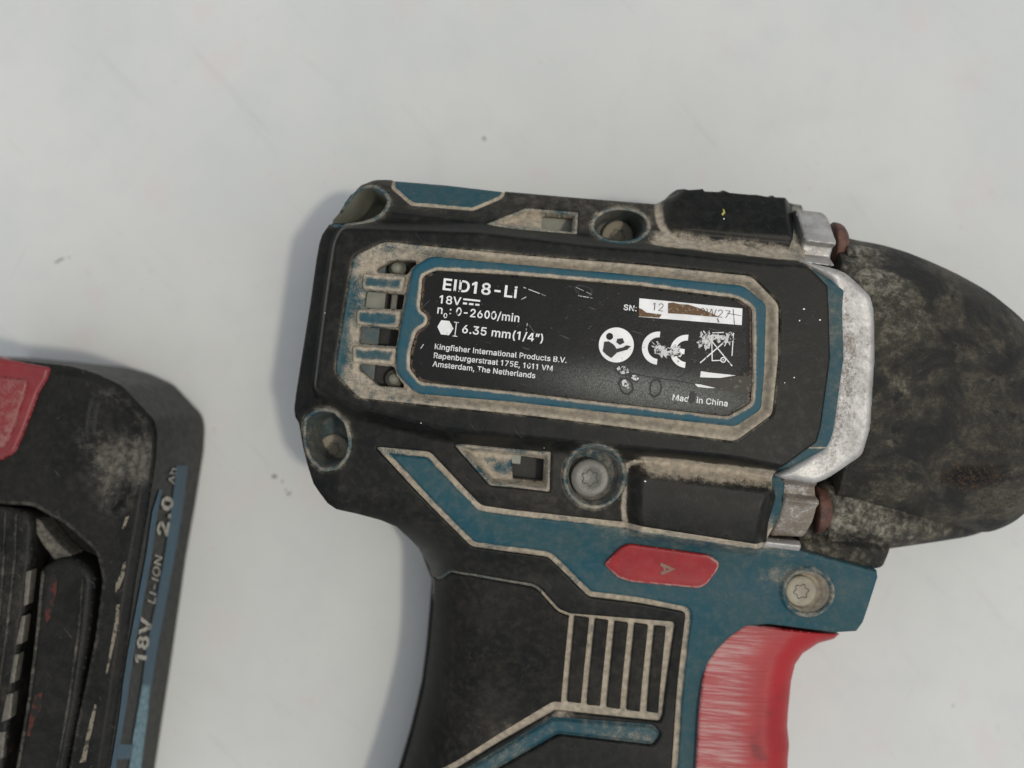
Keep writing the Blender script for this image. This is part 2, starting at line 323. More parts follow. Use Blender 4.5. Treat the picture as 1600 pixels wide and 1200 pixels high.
def patch(name, sdf, bbox, step, zf, mat, parent, depth=14.0, bevel=3.0, dust=None, extra=None, body=None, bulge=5.0, draft=0.0):
    x0, y0, x1, y1 = bbox
    xs = np.arange(x0-2*step, x1+2.5*step, step); ys = np.arange(y0-2*step, y1+2.5*step, step)
    X, Y = np.meshgrid(xs, ys); D = sdf(X, Y); ins = D < 0
    c = ins[:-1, :-1] | ins[1:, :-1] | ins[:-1, 1:] | ins[1:, 1:]
    idx = np.arange(X.size).reshape(X.shape)
    quads = np.stack([idx[:-1, :-1][c], idx[1:, :-1][c], idx[1:, 1:][c], idx[:-1, 1:][c]], 1)
    used, inv = np.unique(quads, return_inverse=True); quads = inv.reshape(-1, 4)
    px, py, d = X.ravel()[used].copy(), Y.ravel()[used].copy(), D.ravel()[used]
    def grad(x, y, e=0.4):
        gx = (sdf(x+e, y)-sdf(x-e, y))/(2*e); gy = (sdf(x, y+e)-sdf(x, y-e))/(2*e)
        g = np.hypot(gx, gy)+1e-6; return gx/g, gy/g
    m = np.where(d > -0.25*step)[0]
    for _ in range(4):
        dd = sdf(px[m], py[m]); gx, gy = grad(px[m], py[m])
        mv = np.clip(dd, -step, step)
        px[m] -= mv*gx; py[m] -= mv*gy
    d = sdf(px, py)
    z = zf(px, py)
    if bevel:
        e = np.clip(d+bevel, 0, bevel); z = z-(bevel-np.sqrt(np.maximum(bevel**2-e**2, 0)))
    # boundary edges
    e = np.concatenate([quads[:, [0, 1]], quads[:, [1, 2]], quads[:, [2, 3]], quads[:, [3, 0]]])
    N = len(px); key = e[:, 0]*N+e[:, 1]; rev = e[:, 1]*N+e[:, 0]
    be = e[~np.isin(key, rev)]
    bv, binv = np.unique(be, return_inverse=True); be2 = binv.reshape(-1, 2); nb = len(bv)
    bx, by, bz = px[bv], py[bv], z[bv]; gx, gy = grad(bx, by)
    if body is not None:
        outer = body(bx, by) > -6
        zb = np.where(outer, -920*0.5*1.0-bz, bz-depth)
        zb = np.where(outer, np.minimum(zb, bz-30), zb)
        ts = [0, .03, .08, .16, .3, .5, .7, .85, .95, 1.0]
        offs = [bulge*math.sin(math.pi*t)**0.6 - (10*max(0, t-.85)/.15 if t > .85 else 0) for t in ts]
        offs = [np.where(outer, o, 0) for o in offs]
    else:
        zb = bz-depth; ts = [0, 1.0] if not draft else [0, .25, .5, .75, 1.0]; offs = [draft*t for t in ts]
    VX = [px]; VY = [py]; VZ = [z]; 
    for t, o in zip(ts, offs):
        VX.append(bx+gx*o); VY.append(by+gy*o); VZ.append(bz+(zb-bz)*t)
    F = [quads]
    for k in range(len(ts)-1):
        a = N+k*nb; b = N+(k+1)*nb
        F.append(np.stack([be2[:, 1]+a, be2[:, 0]+a, be2[:, 0]+b, be2[:, 1]+b], 1))
    V = np.stack([np.concatenate(VX), np.concatenate(VY), np.concatenate(VZ)], 1)
    at = {}
    def full(a): 
        a = np.broadcast_to(np.asarray(a, float), (N,)); return np.concatenate([a]+[a[bv]]*len(ts))
    at['dust'] = full(dust(px, py) if callable(dust) else (dust or 0.0))
    for k, fn in (extra or {}).items(): at[k] = full(fn(px, py))
    return rawmesh(name, V, np.concatenate(F), mat, parent, True, at)

def lathe(name, cx, cy, prof, mat, parent, seg=48, axis='z', dust=0.0, tilt=None, sx=1, sy=1):
    V = []; F = []
    for r, h in prof:
        for k in range(seg):
            a = 2*math.pi*k/seg
            if axis == 'z': V.append((cx+r*math.cos(a)*sx, cy+r*math.sin(a)*sy, h))
            else:           V.append((cx+h, cy[0]+r*math.cos(a), cy[1]+r*math.sin(a)))
    n = len(prof)
    for i in range(n-1):
        for k in range(seg):
            F.append((i*seg+k, i*seg+(k+1) % seg, (i+1)*seg+(k+1) % seg, (i+1)*seg+k))
    F.append(tuple(range((n-1)*seg, n*seg))); F.append(tuple(range(seg))[::-1])
    o = rawmesh(name, V, F, mat, parent, True, {'dust': dust})
    return o

def flatpoly(name, polys, z, mat, parent, thick=0.0):
    """flat print: one or several closed polygons (holes allowed) triangulated through a filled curve"""
    cu = bpy.data.curves.new(name, 'CURVE'); cu.dimensions = '2D'; cu.fill_mode = 'BOTH'
    for P in polys:
        s = cu.splines.new('POLY'); s.points.add(len(P)-1); s.use_cyclic_u = True
        for i, p in enumerate(P): s.points[i].co = (p[0], p[1], 0, 1)
    return curve_to(name, cu, lambda v: (v[:, 0], v[:, 1], np.full(len(v), float(z)) if not callable(z) else z(v[:, 0], v[:, 1])), mat, parent)
def curve_to(name, cu, fn, mat, parent):
    o = bpy.data.objects.new('tmp', cu); col.objects.link(o)
    dg = bpy.context.evaluated_depsgraph_get(); me = bpy.data.meshes.new_from_object(o.evaluated_get(dg))
    bpy.data.objects.remove(o)
    v = np.empty(len(me.vertices)*3, np.float32); me.vertices.foreach_get('co', v); v = v.reshape(-1, 3)
    x, y, z = fn(v); F = [tuple(p.vertices) for p in me.polygons]
    bpy.data.meshes.remove(me)
    return rawmesh(name, np.stack([x, y, z], 1), F, mat, parent, False)
def write(body, a, b, cap, z, mat, parent, offset=0.012, name='lettering', shear=0.0, mapf=None, **k):
    """lettering from the outlines in GLYPHS, set along the base line a -> b"""
    cu = bpy.data.curves.new(name, 'CURVE'); cu.dimensions = '2D'; cu.fill_mode = 'BOTH'; cu.offset = offset*0.85
    x = 0.0
    for ch in body:
        adv, cont = GLYPHS[ch]
        for c in cont:
            sp = cu.splines.new('POLY'); sp.points.add(len(c)-1); sp.use_cyclic_u = True
            for i, p in enumerate(c): sp.points[i].co = ((x+p[0]+shear*p[1])/1000, p[1]/1000, 0, 1)
        x += adv+offset*900
    a = np.array(a, float); b = np.array(b, float); d = b-a; L = np.linalg.norm(d); d = d/L; n = np.array([d[1], -d[0]])
    def fn(v):
        x0, x1 = v[:, 0].min(), v[:, 0].max(); sx = L/(x1-x0); sy = cap/0.515
        X = (v[:, 0]-x0)*sx; Y = v[:, 1]*sy
        px = a[0]+d[0]*X+n[0]*Y; py = a[1]+d[1]*X+n[1]*Y
        if mapf: return mapf(px, py)
        return px, py, np.full(len(v), float(z)) if not callable(z) else z(px, py)
    return curve_to(name, cu, fn, mat, parent)

def empty(name, x, y, z, label=None, cat=None):
    o = bpy.data.objects.new(name, None); col.objects.link(o); o.location = W(x, y, z); o.empty_display_size = 0.02
    if label: o['label'] = label; o['category'] = cat
    return o
def circ(cx, cy, r, n=28, ry=None, a0=0, a1=2*math.pi):
    return [(cx+r*math.cos(a0+(a1-a0)*k/n), cy+(ry or r)*math.sin(a0+(a1-a0)*k/n)) for k in range(n)]

# outlines of the letters that are printed on the tool and the battery (units of 1/1000, baseline at 0)
GLYPHS = {
 '(': (274, [[[89,207],[101,324],[132,441],[177,539],[236,539],[191,428],[161,313],[151,207],[160,115],[188,16],[236,-96],[177,-96],[139,-21],[111,55],[95,131]]]),
 ')': (274, [[[37,-96],[86,18],[113,116],[122,207],[112,313],[82,428],[37,539],[97,539],[142,441],[173,323],[184,207],[178,130],[161,53],[134,-22],[97,-96]]]),
 ',': (188, [[[38,-119],[68,71],[137,71],[84,-119]]]),
 '-': (453, [[[337,244],[337,188],[114,188],[114,244]]]),
 '.': (188, [[[95,-4],[78,-1],[63,9],[53,24],[50,41],[53,59],[63,73],[78,83],[95,87],[113,83],[128,73],[138,59],[141,41],[138,24],[128,9],[113,-1]]]),
 '/': (250, [[[235,533],[71,-76],[14,-76],[178,533]]]),
 '0': (453, [[[227,-7],[174,1],[130,24],[95,62],[69,113],[53,178],[48,254],[53,330],[69,395],[95,447],[130,484],[174,508],[227,516],[279,508],[323,484],[358,447],[384,395],[400,330],[405,254],[400,178],[384,113],[359,62],[323,24],[279,1]],[[227,50],[261,56],[290,74],[313,103],[330,144],[340,194],[344,254],[340,314],[330,365],[313,405],[290,435],[261,453],[227,460],[192,453],[163,435],[140,405],[123,365],[113,314],[109,254],[113,194],[123,144],[140,103],[163,74],[192,56]]]),
 '1': (453, [[[76,0],[76,55],[391,55],[391,0]],[[276,509],[276,0],[212,0],[212,448],[209,448],[86,358],[86,427],[198,509]]]),
 '2': (453, [[[64,0],[64,47],[234,229],[282,282],[311,327],[320,371],[317,397],[308,419],[293,436],[273,449],[224,460],[196,457],[172,447],[153,433],[139,413],[130,390],[127,362],[66,362],[71,405],[86,442],[111,473],[143,496],[182,511],[225,516],[268,511],[306,497],[337,474],[361,445],[376,411],[381,372],[371,318],[336,259],[267,180],[153,60],[153,57],[389,57],[389,0]]]),
 '3': (453, [[[218,-7],[173,-3],[133,10],[98,30],[70,57],[52,91],[44,132],[109,132],[115,107],[126,87],[144,71],[165,59],[219,50],[275,61],[297,74],[315,93],[325,116],[329,145],[326,172],[316,196],[299,217],[275,234],[242,244],[201,248],[157,248],[157,299],[288,448],[288,452],[70,452],[70,509],[372,509],[372,461],[211,278],[211,289],[264,288],[308,276],[344,253],[371,222],[387,186],[393,145],[387,103],[370,66],[344,36],[309,12],[266,-2]]]),
 '4': (453, [[[40,105],[40,158],[247,509],[311,509],[109,166],[109,163],[413,163],[413,105]],[[282,0],[282,121],[282,146],[282,318],[343,318],[343,0]]]),
 '5': (453, [[[221,-7],[178,-2],[140,11],[108,32],[83,60],[66,93],[60,130],[122,130],[127,108],[138,89],[173,60],[221,50],[250,53],[276,64],[298,82],[314,104],[324,131],[328,162],[324,193],[314,221],[297,244],[275,262],[248,273],[218,277],[167,268],[128,246],[67,253],[96,509],[366,509],[366,452],[151,452],[134,301],[136,301],[178,325],[229,334],[263,330],[294,321],[321,306],[345,285],[364,260],[379,231],[388,199],[391,163],[385,117],[369,76],[343,41],[309,15],[268,-1]]]),
 '6': (453, [[[226,-7],[182,-1],[142,15],[109,40],[84,74],[69,115],[64,162],[68,199],[80,239],[137,340],[252,509],[322,509],[151,261],[145,261],[165,288],[196,307],[235,314],[278,309],[316,295],[346,271],[370,240],[384,201],[389,157],[384,112],[368,73],[343,39],[310,14],[271,-2]],[[226,48],[254,52],[279,63],[299,79],[314,101],[324,128],[327,157],[324,187],[314,213],[299,235],[279,251],[254,262],[226,265],[198,262],[174,252],[153,235],[138,214],[128,188],[125,158],[128,128],[138,102],[153,79],[174,63],[198,52]]]),
 '7': (453, [[[97,0],[323,448],[323,452],[62,452],[62,509],[391,509],[391,449],[165,0]]]),
 '8': (453, [[[226,-7],[178,-2],[136,11],[101,33],[74,62],[57,96],[52,135],[55,166],[65,195],[81,220],[101,241],[125,256],[153,265],[153,267],[119,282],[93,308],[76,342],[70,380],[75,417],[90,450],[114,477],[146,498],[184,511],[226,516],[269,511],[306,498],[337,477],[361,450],[377,417],[382,380],[376,342],[359,308],[333,282],[300,267],[300,265],[327,256],[351,241],[372,220],[387,195],[397,166],[401,135],[395,96],[378,62],[352,33],[317,11],[275,-2]],[[226,49],[258,52],[285,60],[307,74],[323,91],[333,113],[337,139],[333,165],[322,189],[305,208],[283,223],[256,232],[226,235],[196,232],[169,223],[147,208],[130,189],[119,165],[115,139],[119,113],[129,91],[145,74],[167,60],[195,52]],[[226,290],[274,300],[293,313],[307,330],[316,351],[319,376],[316,399],[308,420],[294,437],[275,449],[226,460],[177,449],[159,437],[145,420],[136,399],[133,376],[136,351],[145,330],[159,313],[178,300]]]),
 ':': (188, [[[95,-4],[78,-1],[63,9],[53,24],[50,41],[53,59],[63,73],[78,83],[95,87],[113,83],[128,73],[138,59],[141,41],[138,24],[128,9],[113,-1]],[[95,271],[78,274],[63,284],[53,299],[50,316],[53,334],[63,349],[78,359],[95,362],[113,359],[128,349],[138,334],[141,316],[138,299],[128,284],[113,274]]]),
 'A': (480, [[[16,0],[201,509],[276,509],[463,0],[395,0],[287,302],[264,372],[232,478],[245,478],[213,371],[191,302],[85,0]],[[110,142],[110,199],[370,199],[370,142]]]),
 'B': (457, [[[60,0],[60,509],[241,509],[289,504],[329,491],[359,469],[381,442],[394,410],[398,374],[395,344],[387,320],[356,286],[315,267],[315,262],[339,257],[363,245],[385,227],[402,203],[414,173],[418,136],[413,100],[400,67],[377,39],[344,18],[301,4],[247,0]],[[125,57],[245,57],[296,63],[330,80],[349,105],[355,137],[352,161],[342,184],[327,203],[306,218],[279,228],[248,231],[125,231]],[[125,285],[238,285],[288,296],[308,309],[323,326],[333,348],[336,372],[330,403],[313,429],[283,446],[240,452],[125,452]]]),
 'C': (511, [[[267,-7],[205,1],[150,25],[104,63],[70,115],[48,179],[40,254],[48,329],[70,393],[104,445],[150,484],[205,508],[267,516],[340,504],[373,490],[402,471],[427,447],[448,418],[463,385],[473,348],[408,348],[389,395],[357,428],[315,449],[267,456],[223,450],[184,432],[150,403],[125,364],[109,314],[103,254],[109,194],[125,145],[151,105],[184,76],[223,59],[267,53],[315,60],[357,81],[389,114],[408,160],[473,160],[463,124],[448,91],[428,62],[402,38],[373,19],[341,5],[305,-4]]]),
 'D': (503, [[[219,0],[96,0],[96,57],[215,57],[272,63],[318,81],[354,110],[379,149],[394,198],[399,255],[394,312],[379,361],[354,399],[320,428],[275,446],[221,452],[93,452],[93,509],[225,509],[294,501],[353,478],[399,441],[433,391],[455,329],[462,255],[455,181],[433,119],[398,68],[351,31],[291,8]],[[125,509],[125,0],[60,0],[60,509]]]),
 'E': (419, [[[60,0],[60,509],[372,509],[372,452],[125,452],[125,286],[355,286],[355,229],[125,229],[125,57],[375,57],[375,0]]]),
 'G': (521, [[[269,-7],[205,1],[149,25],[104,64],[69,116],[47,179],[40,254],[47,329],[69,393],[103,445],[149,484],[203,508],[265,516],[304,513],[340,504],[374,489],[403,469],[429,445],[449,416],[465,384],[474,349],[408,349],[387,393],[356,427],[315,448],[265,456],[222,450],[183,432],[150,404],[125,364],[109,314],[103,254],[109,194],[125,145],[151,105],[184,76],[224,59],[269,53],[309,57],[345,71],[374,93],[396,123],[410,160],[415,202],[434,199],[283,199],[283,256],[478,256],[478,200],[471,141],[451,91],[419,50],[377,19],[326,0]]]),
 'I': (301, [[[31,0],[31,57],[118,57],[118,452],[31,452],[31,509],[269,509],[269,452],[183,452],[183,57],[269,57],[269,0]]]),
 'K': (467, [[[104,145],[104,216],[139,261],[174,303],[212,344],[364,509],[448,509],[231,276],[228,276]],[[60,0],[60,509],[125,509],[125,334],[124,225],[125,193],[125,0]],[[372,0],[188,259],[228,309],[449,0]]]),
 'L': (393, [[[60,0],[60,509],[125,509],[125,57],[361,57],[361,0]]]),
 'M': (629, [[[60,0],[60,509],[152,509],[277,187],[287,159],[299,123],[311,84],[322,49],[307,49],[318,83],[330,121],[342,158],[352,187],[476,509],[568,509],[568,0],[504,0],[504,291],[504,327],[505,369],[506,413],[507,457],[513,457],[498,409],[482,363],[467,322],[456,291],[342,0],[286,0],[170,291],[159,321],[145,361],[129,408],[112,457],[119,457],[120,416],[121,372],[122,328],[122,291],[122,0]]]),
 'N': (524, [[[60,0],[60,509],[136,509],[343,183],[363,151],[388,107],[414,55],[405,54],[401,108],[399,157],[399,195],[399,509],[463,509],[463,0],[387,0],[202,290],[177,331],[148,381],[108,452],[119,454],[122,384],[124,328],[125,291],[125,0]]]),
 'O': (534, [[[267,-7],[205,1],[150,25],[105,63],[70,115],[48,179],[40,254],[48,329],[70,393],[105,445],[150,484],[205,508],[267,516],[329,508],[384,484],[429,445],[464,393],[486,329],[493,254],[486,179],[464,115],[429,63],[384,25],[329,1]],[[267,53],[310,59],[349,76],[383,105],[408,144],[425,194],[430,254],[425,314],[408,365],[383,404],[349,433],[310,450],[267,456],[223,450],[184,433],[151,404],[125,364],[109,314],[103,254],[109,194],[125,144],[151,105],[184,76],[223,59]]]),
 'P': (445, [[[60,0],[60,509],[235,509],[289,503],[332,487],[366,462],[390,430],[404,391],[409,348],[404,304],[390,265],[366,233],[332,207],[289,191],[235,186],[109,186],[109,242],[233,242],[269,246],[297,256],[318,272],[333,294],[342,319],[344,348],[342,376],[333,402],[318,423],[297,439],[268,449],[232,452],[125,452],[125,0]]]),
 'R': (449, [[[60,0],[60,509],[236,509],[290,504],[333,489],[367,465],[390,433],[405,395],[409,352],[405,309],[390,271],[367,240],[333,217],[289,203],[236,198],[96,198],[96,255],[234,255],[269,258],[298,267],[319,281],[334,300],[342,324],[345,352],[342,380],[334,405],[319,425],[298,440],[269,449],[233,452],[125,452],[125,0]],[[353,0],[230,229],[303,229],[428,0]]]),
 'S': (447, [[[224,-9],[172,-4],[128,9],[91,31],[64,60],[46,96],[38,137],[104,137],[110,110],[123,88],[142,71],[166,59],[224,49],[257,52],[286,60],[311,74],[329,92],[341,114],[346,139],[342,161],[332,179],[296,205],[245,222],[184,239],[128,260],[86,289],[60,326],[52,372],[58,413],[75,448],[102,476],[138,498],[180,511],[227,516],[275,511],[316,498],[351,476],[377,449],[394,415],[401,378],[337,378],[326,412],[302,437],[267,453],[225,459],[194,456],[167,448],[145,435],[129,418],[118,398],[115,376],[119,352],[131,334],[169,308],[212,293],[264,279],[312,264],[359,238],[395,198],[405,171],[408,139],[403,99],[386,64],[360,34],[323,11],[278,-4]]]),
 'T': (449, [[[32,452],[32,509],[417,509],[417,452],[257,452],[257,0],[193,0],[193,452]]]),
 'V': (480, [[[204,0],[16,509],[84,509],[192,206],[215,137],[248,31],[235,31],[267,138],[290,206],[395,509],[463,509],[278,0]]]),
 'W': (687, [[[155,0],[16,509],[82,509],[163,196],[175,145],[187,94],[197,40],[189,40],[200,94],[211,145],[224,196],[306,509],[380,509],[462,196],[474,145],[486,94],[497,40],[488,40],[499,94],[510,145],[523,196],[603,509],[670,509],[530,0],[455,0],[368,323],[351,391],[336,475],[350,475],[335,395],[318,323],[230,0]]]),
 'Y': (472, [[[203,0],[203,208],[16,509],[91,509],[192,344],[222,292],[250,230],[224,230],[251,293],[280,344],[381,509],[455,509],[268,208],[268,0]]]),
 'a': (390, [[[160,-9],[126,-5],[94,5],[68,22],[48,45],[35,73],[30,108],[34,138],[43,161],[58,179],[78,193],[125,211],[178,220],[234,227],[265,235],[273,243],[276,255],[276,257],[267,297],[240,322],[196,331],[149,322],[118,301],[100,274],[41,291],[57,322],[79,346],[104,364],[133,375],[194,384],[239,379],[286,360],[306,343],[322,320],[333,290],[337,251],[337,0],[277,0],[277,52],[272,52],[252,25],[215,1]],[[170,45],[202,49],[228,59],[248,74],[263,93],[272,115],[276,138],[276,190],[259,182],[231,176],[200,171],[175,168],[134,159],[103,139],[95,124],[92,105],[102,72],[130,52]]]),
 'b': (425, [[[229,-8],[198,-5],[172,4],[138,31],[118,59],[112,59],[112,0],[53,0],[53,509],[114,509],[114,319],[118,319],[137,346],[171,373],[197,381],[229,384],[274,378],[313,361],[345,332],[370,293],[385,245],[390,189],[385,133],[370,84],[346,45],[313,16],[274,-2]],[[220,47],[253,51],[279,66],[301,88],[316,117],[325,151],[328,189],[325,227],[316,261],[301,290],[280,311],[253,325],[220,330],[188,325],[161,312],[140,291],[125,263],[116,229],[113,189],[116,150],[125,115],[140,86],[162,65],[188,51]]]),
 'c': (396, [[[207,-8],[159,-2],[117,16],[82,46],[56,85],[40,133],[34,187],[40,243],[56,291],[82,330],[117,360],[159,378],[207,384],[260,377],[305,356],[340,322],[362,277],[303,262],[290,289],[270,311],[242,325],[207,330],[173,325],[145,310],[124,287],[108,258],[99,224],[96,187],[99,151],[108,117],[124,89],[145,66],[173,51],[207,46],[243,52],[271,66],[292,89],[304,117],[363,102],[341,56],[306,21],[261,-1]]]),
 'd': (425, [[[195,-8],[151,-2],[111,16],[79,45],[55,84],[39,133],[34,189],[39,245],[55,293],[79,332],[112,361],[151,378],[196,384],[228,381],[253,373],[287,346],[306,319],[311,319],[311,509],[372,509],[372,0],[313,0],[313,59],[307,59],[287,31],[252,4],[227,-5]],[[205,47],[236,51],[263,65],[284,86],[299,115],[309,150],[312,189],[309,229],[300,263],[284,291],[263,312],[237,325],[205,330],[172,325],[145,311],[124,290],[108,261],[99,227],[96,189],[99,151],[109,117],[124,88],[145,66],[172,51]]]),
 'e': (404, [[[212,-8],[161,-2],[117,16],[82,46],[56,85],[40,132],[34,187],[39,242],[55,290],[81,329],[115,359],[157,378],[205,384],[266,374],[294,361],[319,341],[341,315],[357,282],[368,242],[371,194],[371,169],[75,169],[75,221],[338,221],[310,202],[307,237],[298,269],[283,294],[263,314],[237,326],[205,330],[173,326],[146,313],[125,294],[109,270],[99,241],[96,211],[96,178],[100,139],[110,106],[128,80],[151,61],[179,50],[212,46],[254,53],[285,73],[306,105],[365,91],[353,63],[335,39],[311,19],[283,4],[249,-5]]]),
 'f': (254, [[[228,379],[228,327],[6,327],[6,379]],[[81,0],[81,432],[84,461],[96,486],[113,505],[135,519],[187,530],[222,527],[243,521],[227,468],[215,472],[195,474],[171,470],[154,460],[145,443],[142,419],[142,0]]]),
 'g': (426, [[[207,-151],[168,-148],[134,-140],[82,-110],[51,-69],[101,-41],[122,-66],[154,-88],[207,-97],[249,-92],[282,-75],[304,-47],[311,-6],[311,68],[306,68],[287,41],[252,16],[227,8],[195,5],[152,10],[113,27],[80,53],[55,90],[39,136],[34,191],[39,246],[55,293],[80,332],[112,361],[152,378],[196,384],[228,382],[253,373],[288,346],[308,319],[313,319],[313,379],[372,379],[372,-9],[367,-54],[350,-90],[324,-117],[291,-136],[251,-147]],[[205,59],[237,63],[264,75],[285,95],[300,121],[309,154],[312,193],[309,231],[300,264],[285,291],[264,312],[237,325],[205,330],[172,325],[145,312],[124,290],[109,262],[99,229],[96,193],[99,155],[109,123],[124,96],[145,76],[172,63]]]),
 'h': (410, [[[114,227],[114,0],[53,0],[53,509],[114,509],[114,287],[102,287],[124,332],[152,362],[187,379],[227,384],[264,380],[295,369],[321,349],[341,321],[353,285],[357,240],[357,0],[296,0],[296,235],[290,275],[273,304],[246,323],[210,329],[184,326],[161,317],[141,303],[126,283],[117,257]]]),
 'i': (167, [[[53,0],[53,379],[114,379],[114,0]],[[84,443],[67,446],[54,455],[44,468],[41,483],[44,499],[54,512],[67,521],[84,524],[100,521],[114,512],[123,499],[126,483],[123,468],[114,455],[100,446]]]),
 'l': (190, [[[139,-2],[101,3],[74,20],[58,47],[53,84],[53,509],[114,509],[114,99],[120,62],[130,54],[146,52],[160,53],[170,54],[181,3],[162,-1]]]),
 'm': (610, [[[53,0],[53,379],[112,379],[112,295],[108,295],[118,323],[132,346],[172,376],[219,386],[257,380],[287,361],[309,331],[321,295],[312,295],[322,321],[337,343],[381,375],[437,386],[468,383],[497,372],[522,354],[541,328],[553,296],[557,255],[557,0],[496,0],[496,254],[490,289],[473,313],[447,326],[419,330],[395,328],[374,320],[345,290],[335,247],[335,0],[274,0],[274,260],[269,288],[253,311],[229,326],[199,330],[158,320],[140,307],[126,289],[117,266],[114,238],[114,0]]]),
 'n': (410, [[[114,227],[114,0],[53,0],[53,379],[112,379],[112,287],[102,287],[124,332],[152,362],[187,379],[227,384],[264,380],[295,369],[321,349],[341,321],[353,285],[357,240],[357,0],[296,0],[296,235],[290,275],[273,304],[246,323],[210,329],[184,326],[161,317],[141,303],[126,283],[117,257]]]),
 'o': (416, [[[207,-8],[159,-2],[117,16],[82,46],[56,85],[40,133],[34,187],[40,243],[56,291],[82,330],[117,360],[159,378],[207,384],[256,378],[299,360],[333,330],[359,291],[376,243],[381,187],[376,133],[359,85],[333,46],[299,16],[256,-2]],[[207,46],[242,51],[270,66],[292,89],[307,117],[316,151],[319,187],[316,224],[307,258],[292,287],[270,310],[242,325],[207,330],[173,325],[145,310],[124,287],[108,258],[99,224],[96,187],[99,151],[108,117],[124,89],[145,66],[173,51]]]),
 'p': (425, [[[53,-143],[53,379],[112,379],[112,319],[118,319],[137,346],[171,373],[197,381],[229,384],[274,378],[313,361],[345,332],[370,293],[385,245],[390,189],[385,133],[370,84],[346,45],[313,16],[274,-2],[229,-8],[198,-5],[173,4],[138,31],[118,59],[114,59],[114,-143]],[[220,47],[253,51],[279,66],[301,88],[316,117],[325,151],[328,189],[325,227],[316,261],[301,290],[280,311],[253,325],[220,330],[188,325],[161,312],[140,291],[125,263],[116,229],[113,189],[116,150],[125,115],[140,86],[162,65],[188,51]]]),
 'r': (260, [[[53,0],[53,379],[112,379],[112,321],[115,321],[130,347],[152,367],[181,380],[213,385],[229,384],[243,384],[243,322],[230,324],[207,326],[182,323],[159,315],[140,301],[126,284],[117,262],[114,237],[114,0]]]),
 's': (365, [[[182,-8],[145,-5],[112,3],[84,18],[62,38],[45,63],[36,94],[94,107],[105,79],[124,60],[150,49],[181,45],[217,50],[244,62],[262,81],[268,103],[265,121],[254,136],[237,147],[212,155],[149,170],[104,186],[72,208],[53,237],[47,274],[51,305],[65,332],[87,354],[115,370],[149,381],[187,384],[223,381],[254,372],[279,358],[299,339],[324,290],[268,277],[258,298],[243,316],[219,328],[187,333],[156,329],[131,317],[114,299],[109,277],[112,258],[124,243],[172,223],[229,209],[275,194],[306,171],[325,142],[331,107],[326,75],[312,47],[290,24],[260,6],[223,-5]]]),
 't': (228, [[[204,379],[204,327],[6,327],[6,379]],[[65,471],[126,471],[126,98],[128,76],[136,61],[150,53],[170,50],[185,51],[202,54],[213,2],[192,-3],[168,-4],[125,2],[92,21],[72,52],[65,93]]]),
 'u': (410, [[[182,-5],[146,-1],[115,11],[89,31],[69,59],[57,95],[53,139],[53,379],[114,379],[114,144],[119,105],[137,75],[164,56],[200,50],[226,53],[249,62],[268,77],[283,97],[293,122],[296,153],[296,379],[357,379],[357,0],[298,0],[298,92],[307,92],[286,47],[257,17],[222,0]]]),
 '”': (301, [[[52,318],[82,509],[151,509],[98,318]],[[175,318],[205,509],[274,509],[222,318]]]),
 ' ': (195, []),
}

GLYPHS['4'] = (453, [[[40,105],[40,165],[250,509],[345,509],[345,162],[413,162],[413,105],[345,105],[345,0],[282,0],[282,105]], [[110,162],[282,162],[282,445]]])
GLYPHS['I'] = (200, [[[66,0],[66,509],[132,509],[132,0]]])
GLYPHS['1'] = (390, [[[165,0],[165,425],[60,360],[60,425],[175,509],[238,509],[238,0]]])
GLYPHS['0'] = (425, [[[round(213+p[0]), round(255+p[1])] for p in [(165*math.cos(a), 262*math.sin(a)) for a in [k*math.pi/12 for k in range(24)]]], [[round(213+98*math.cos(k*math.pi/12)), round(255+200*math.sin(k*math.pi/12))] for k in range(24)]])
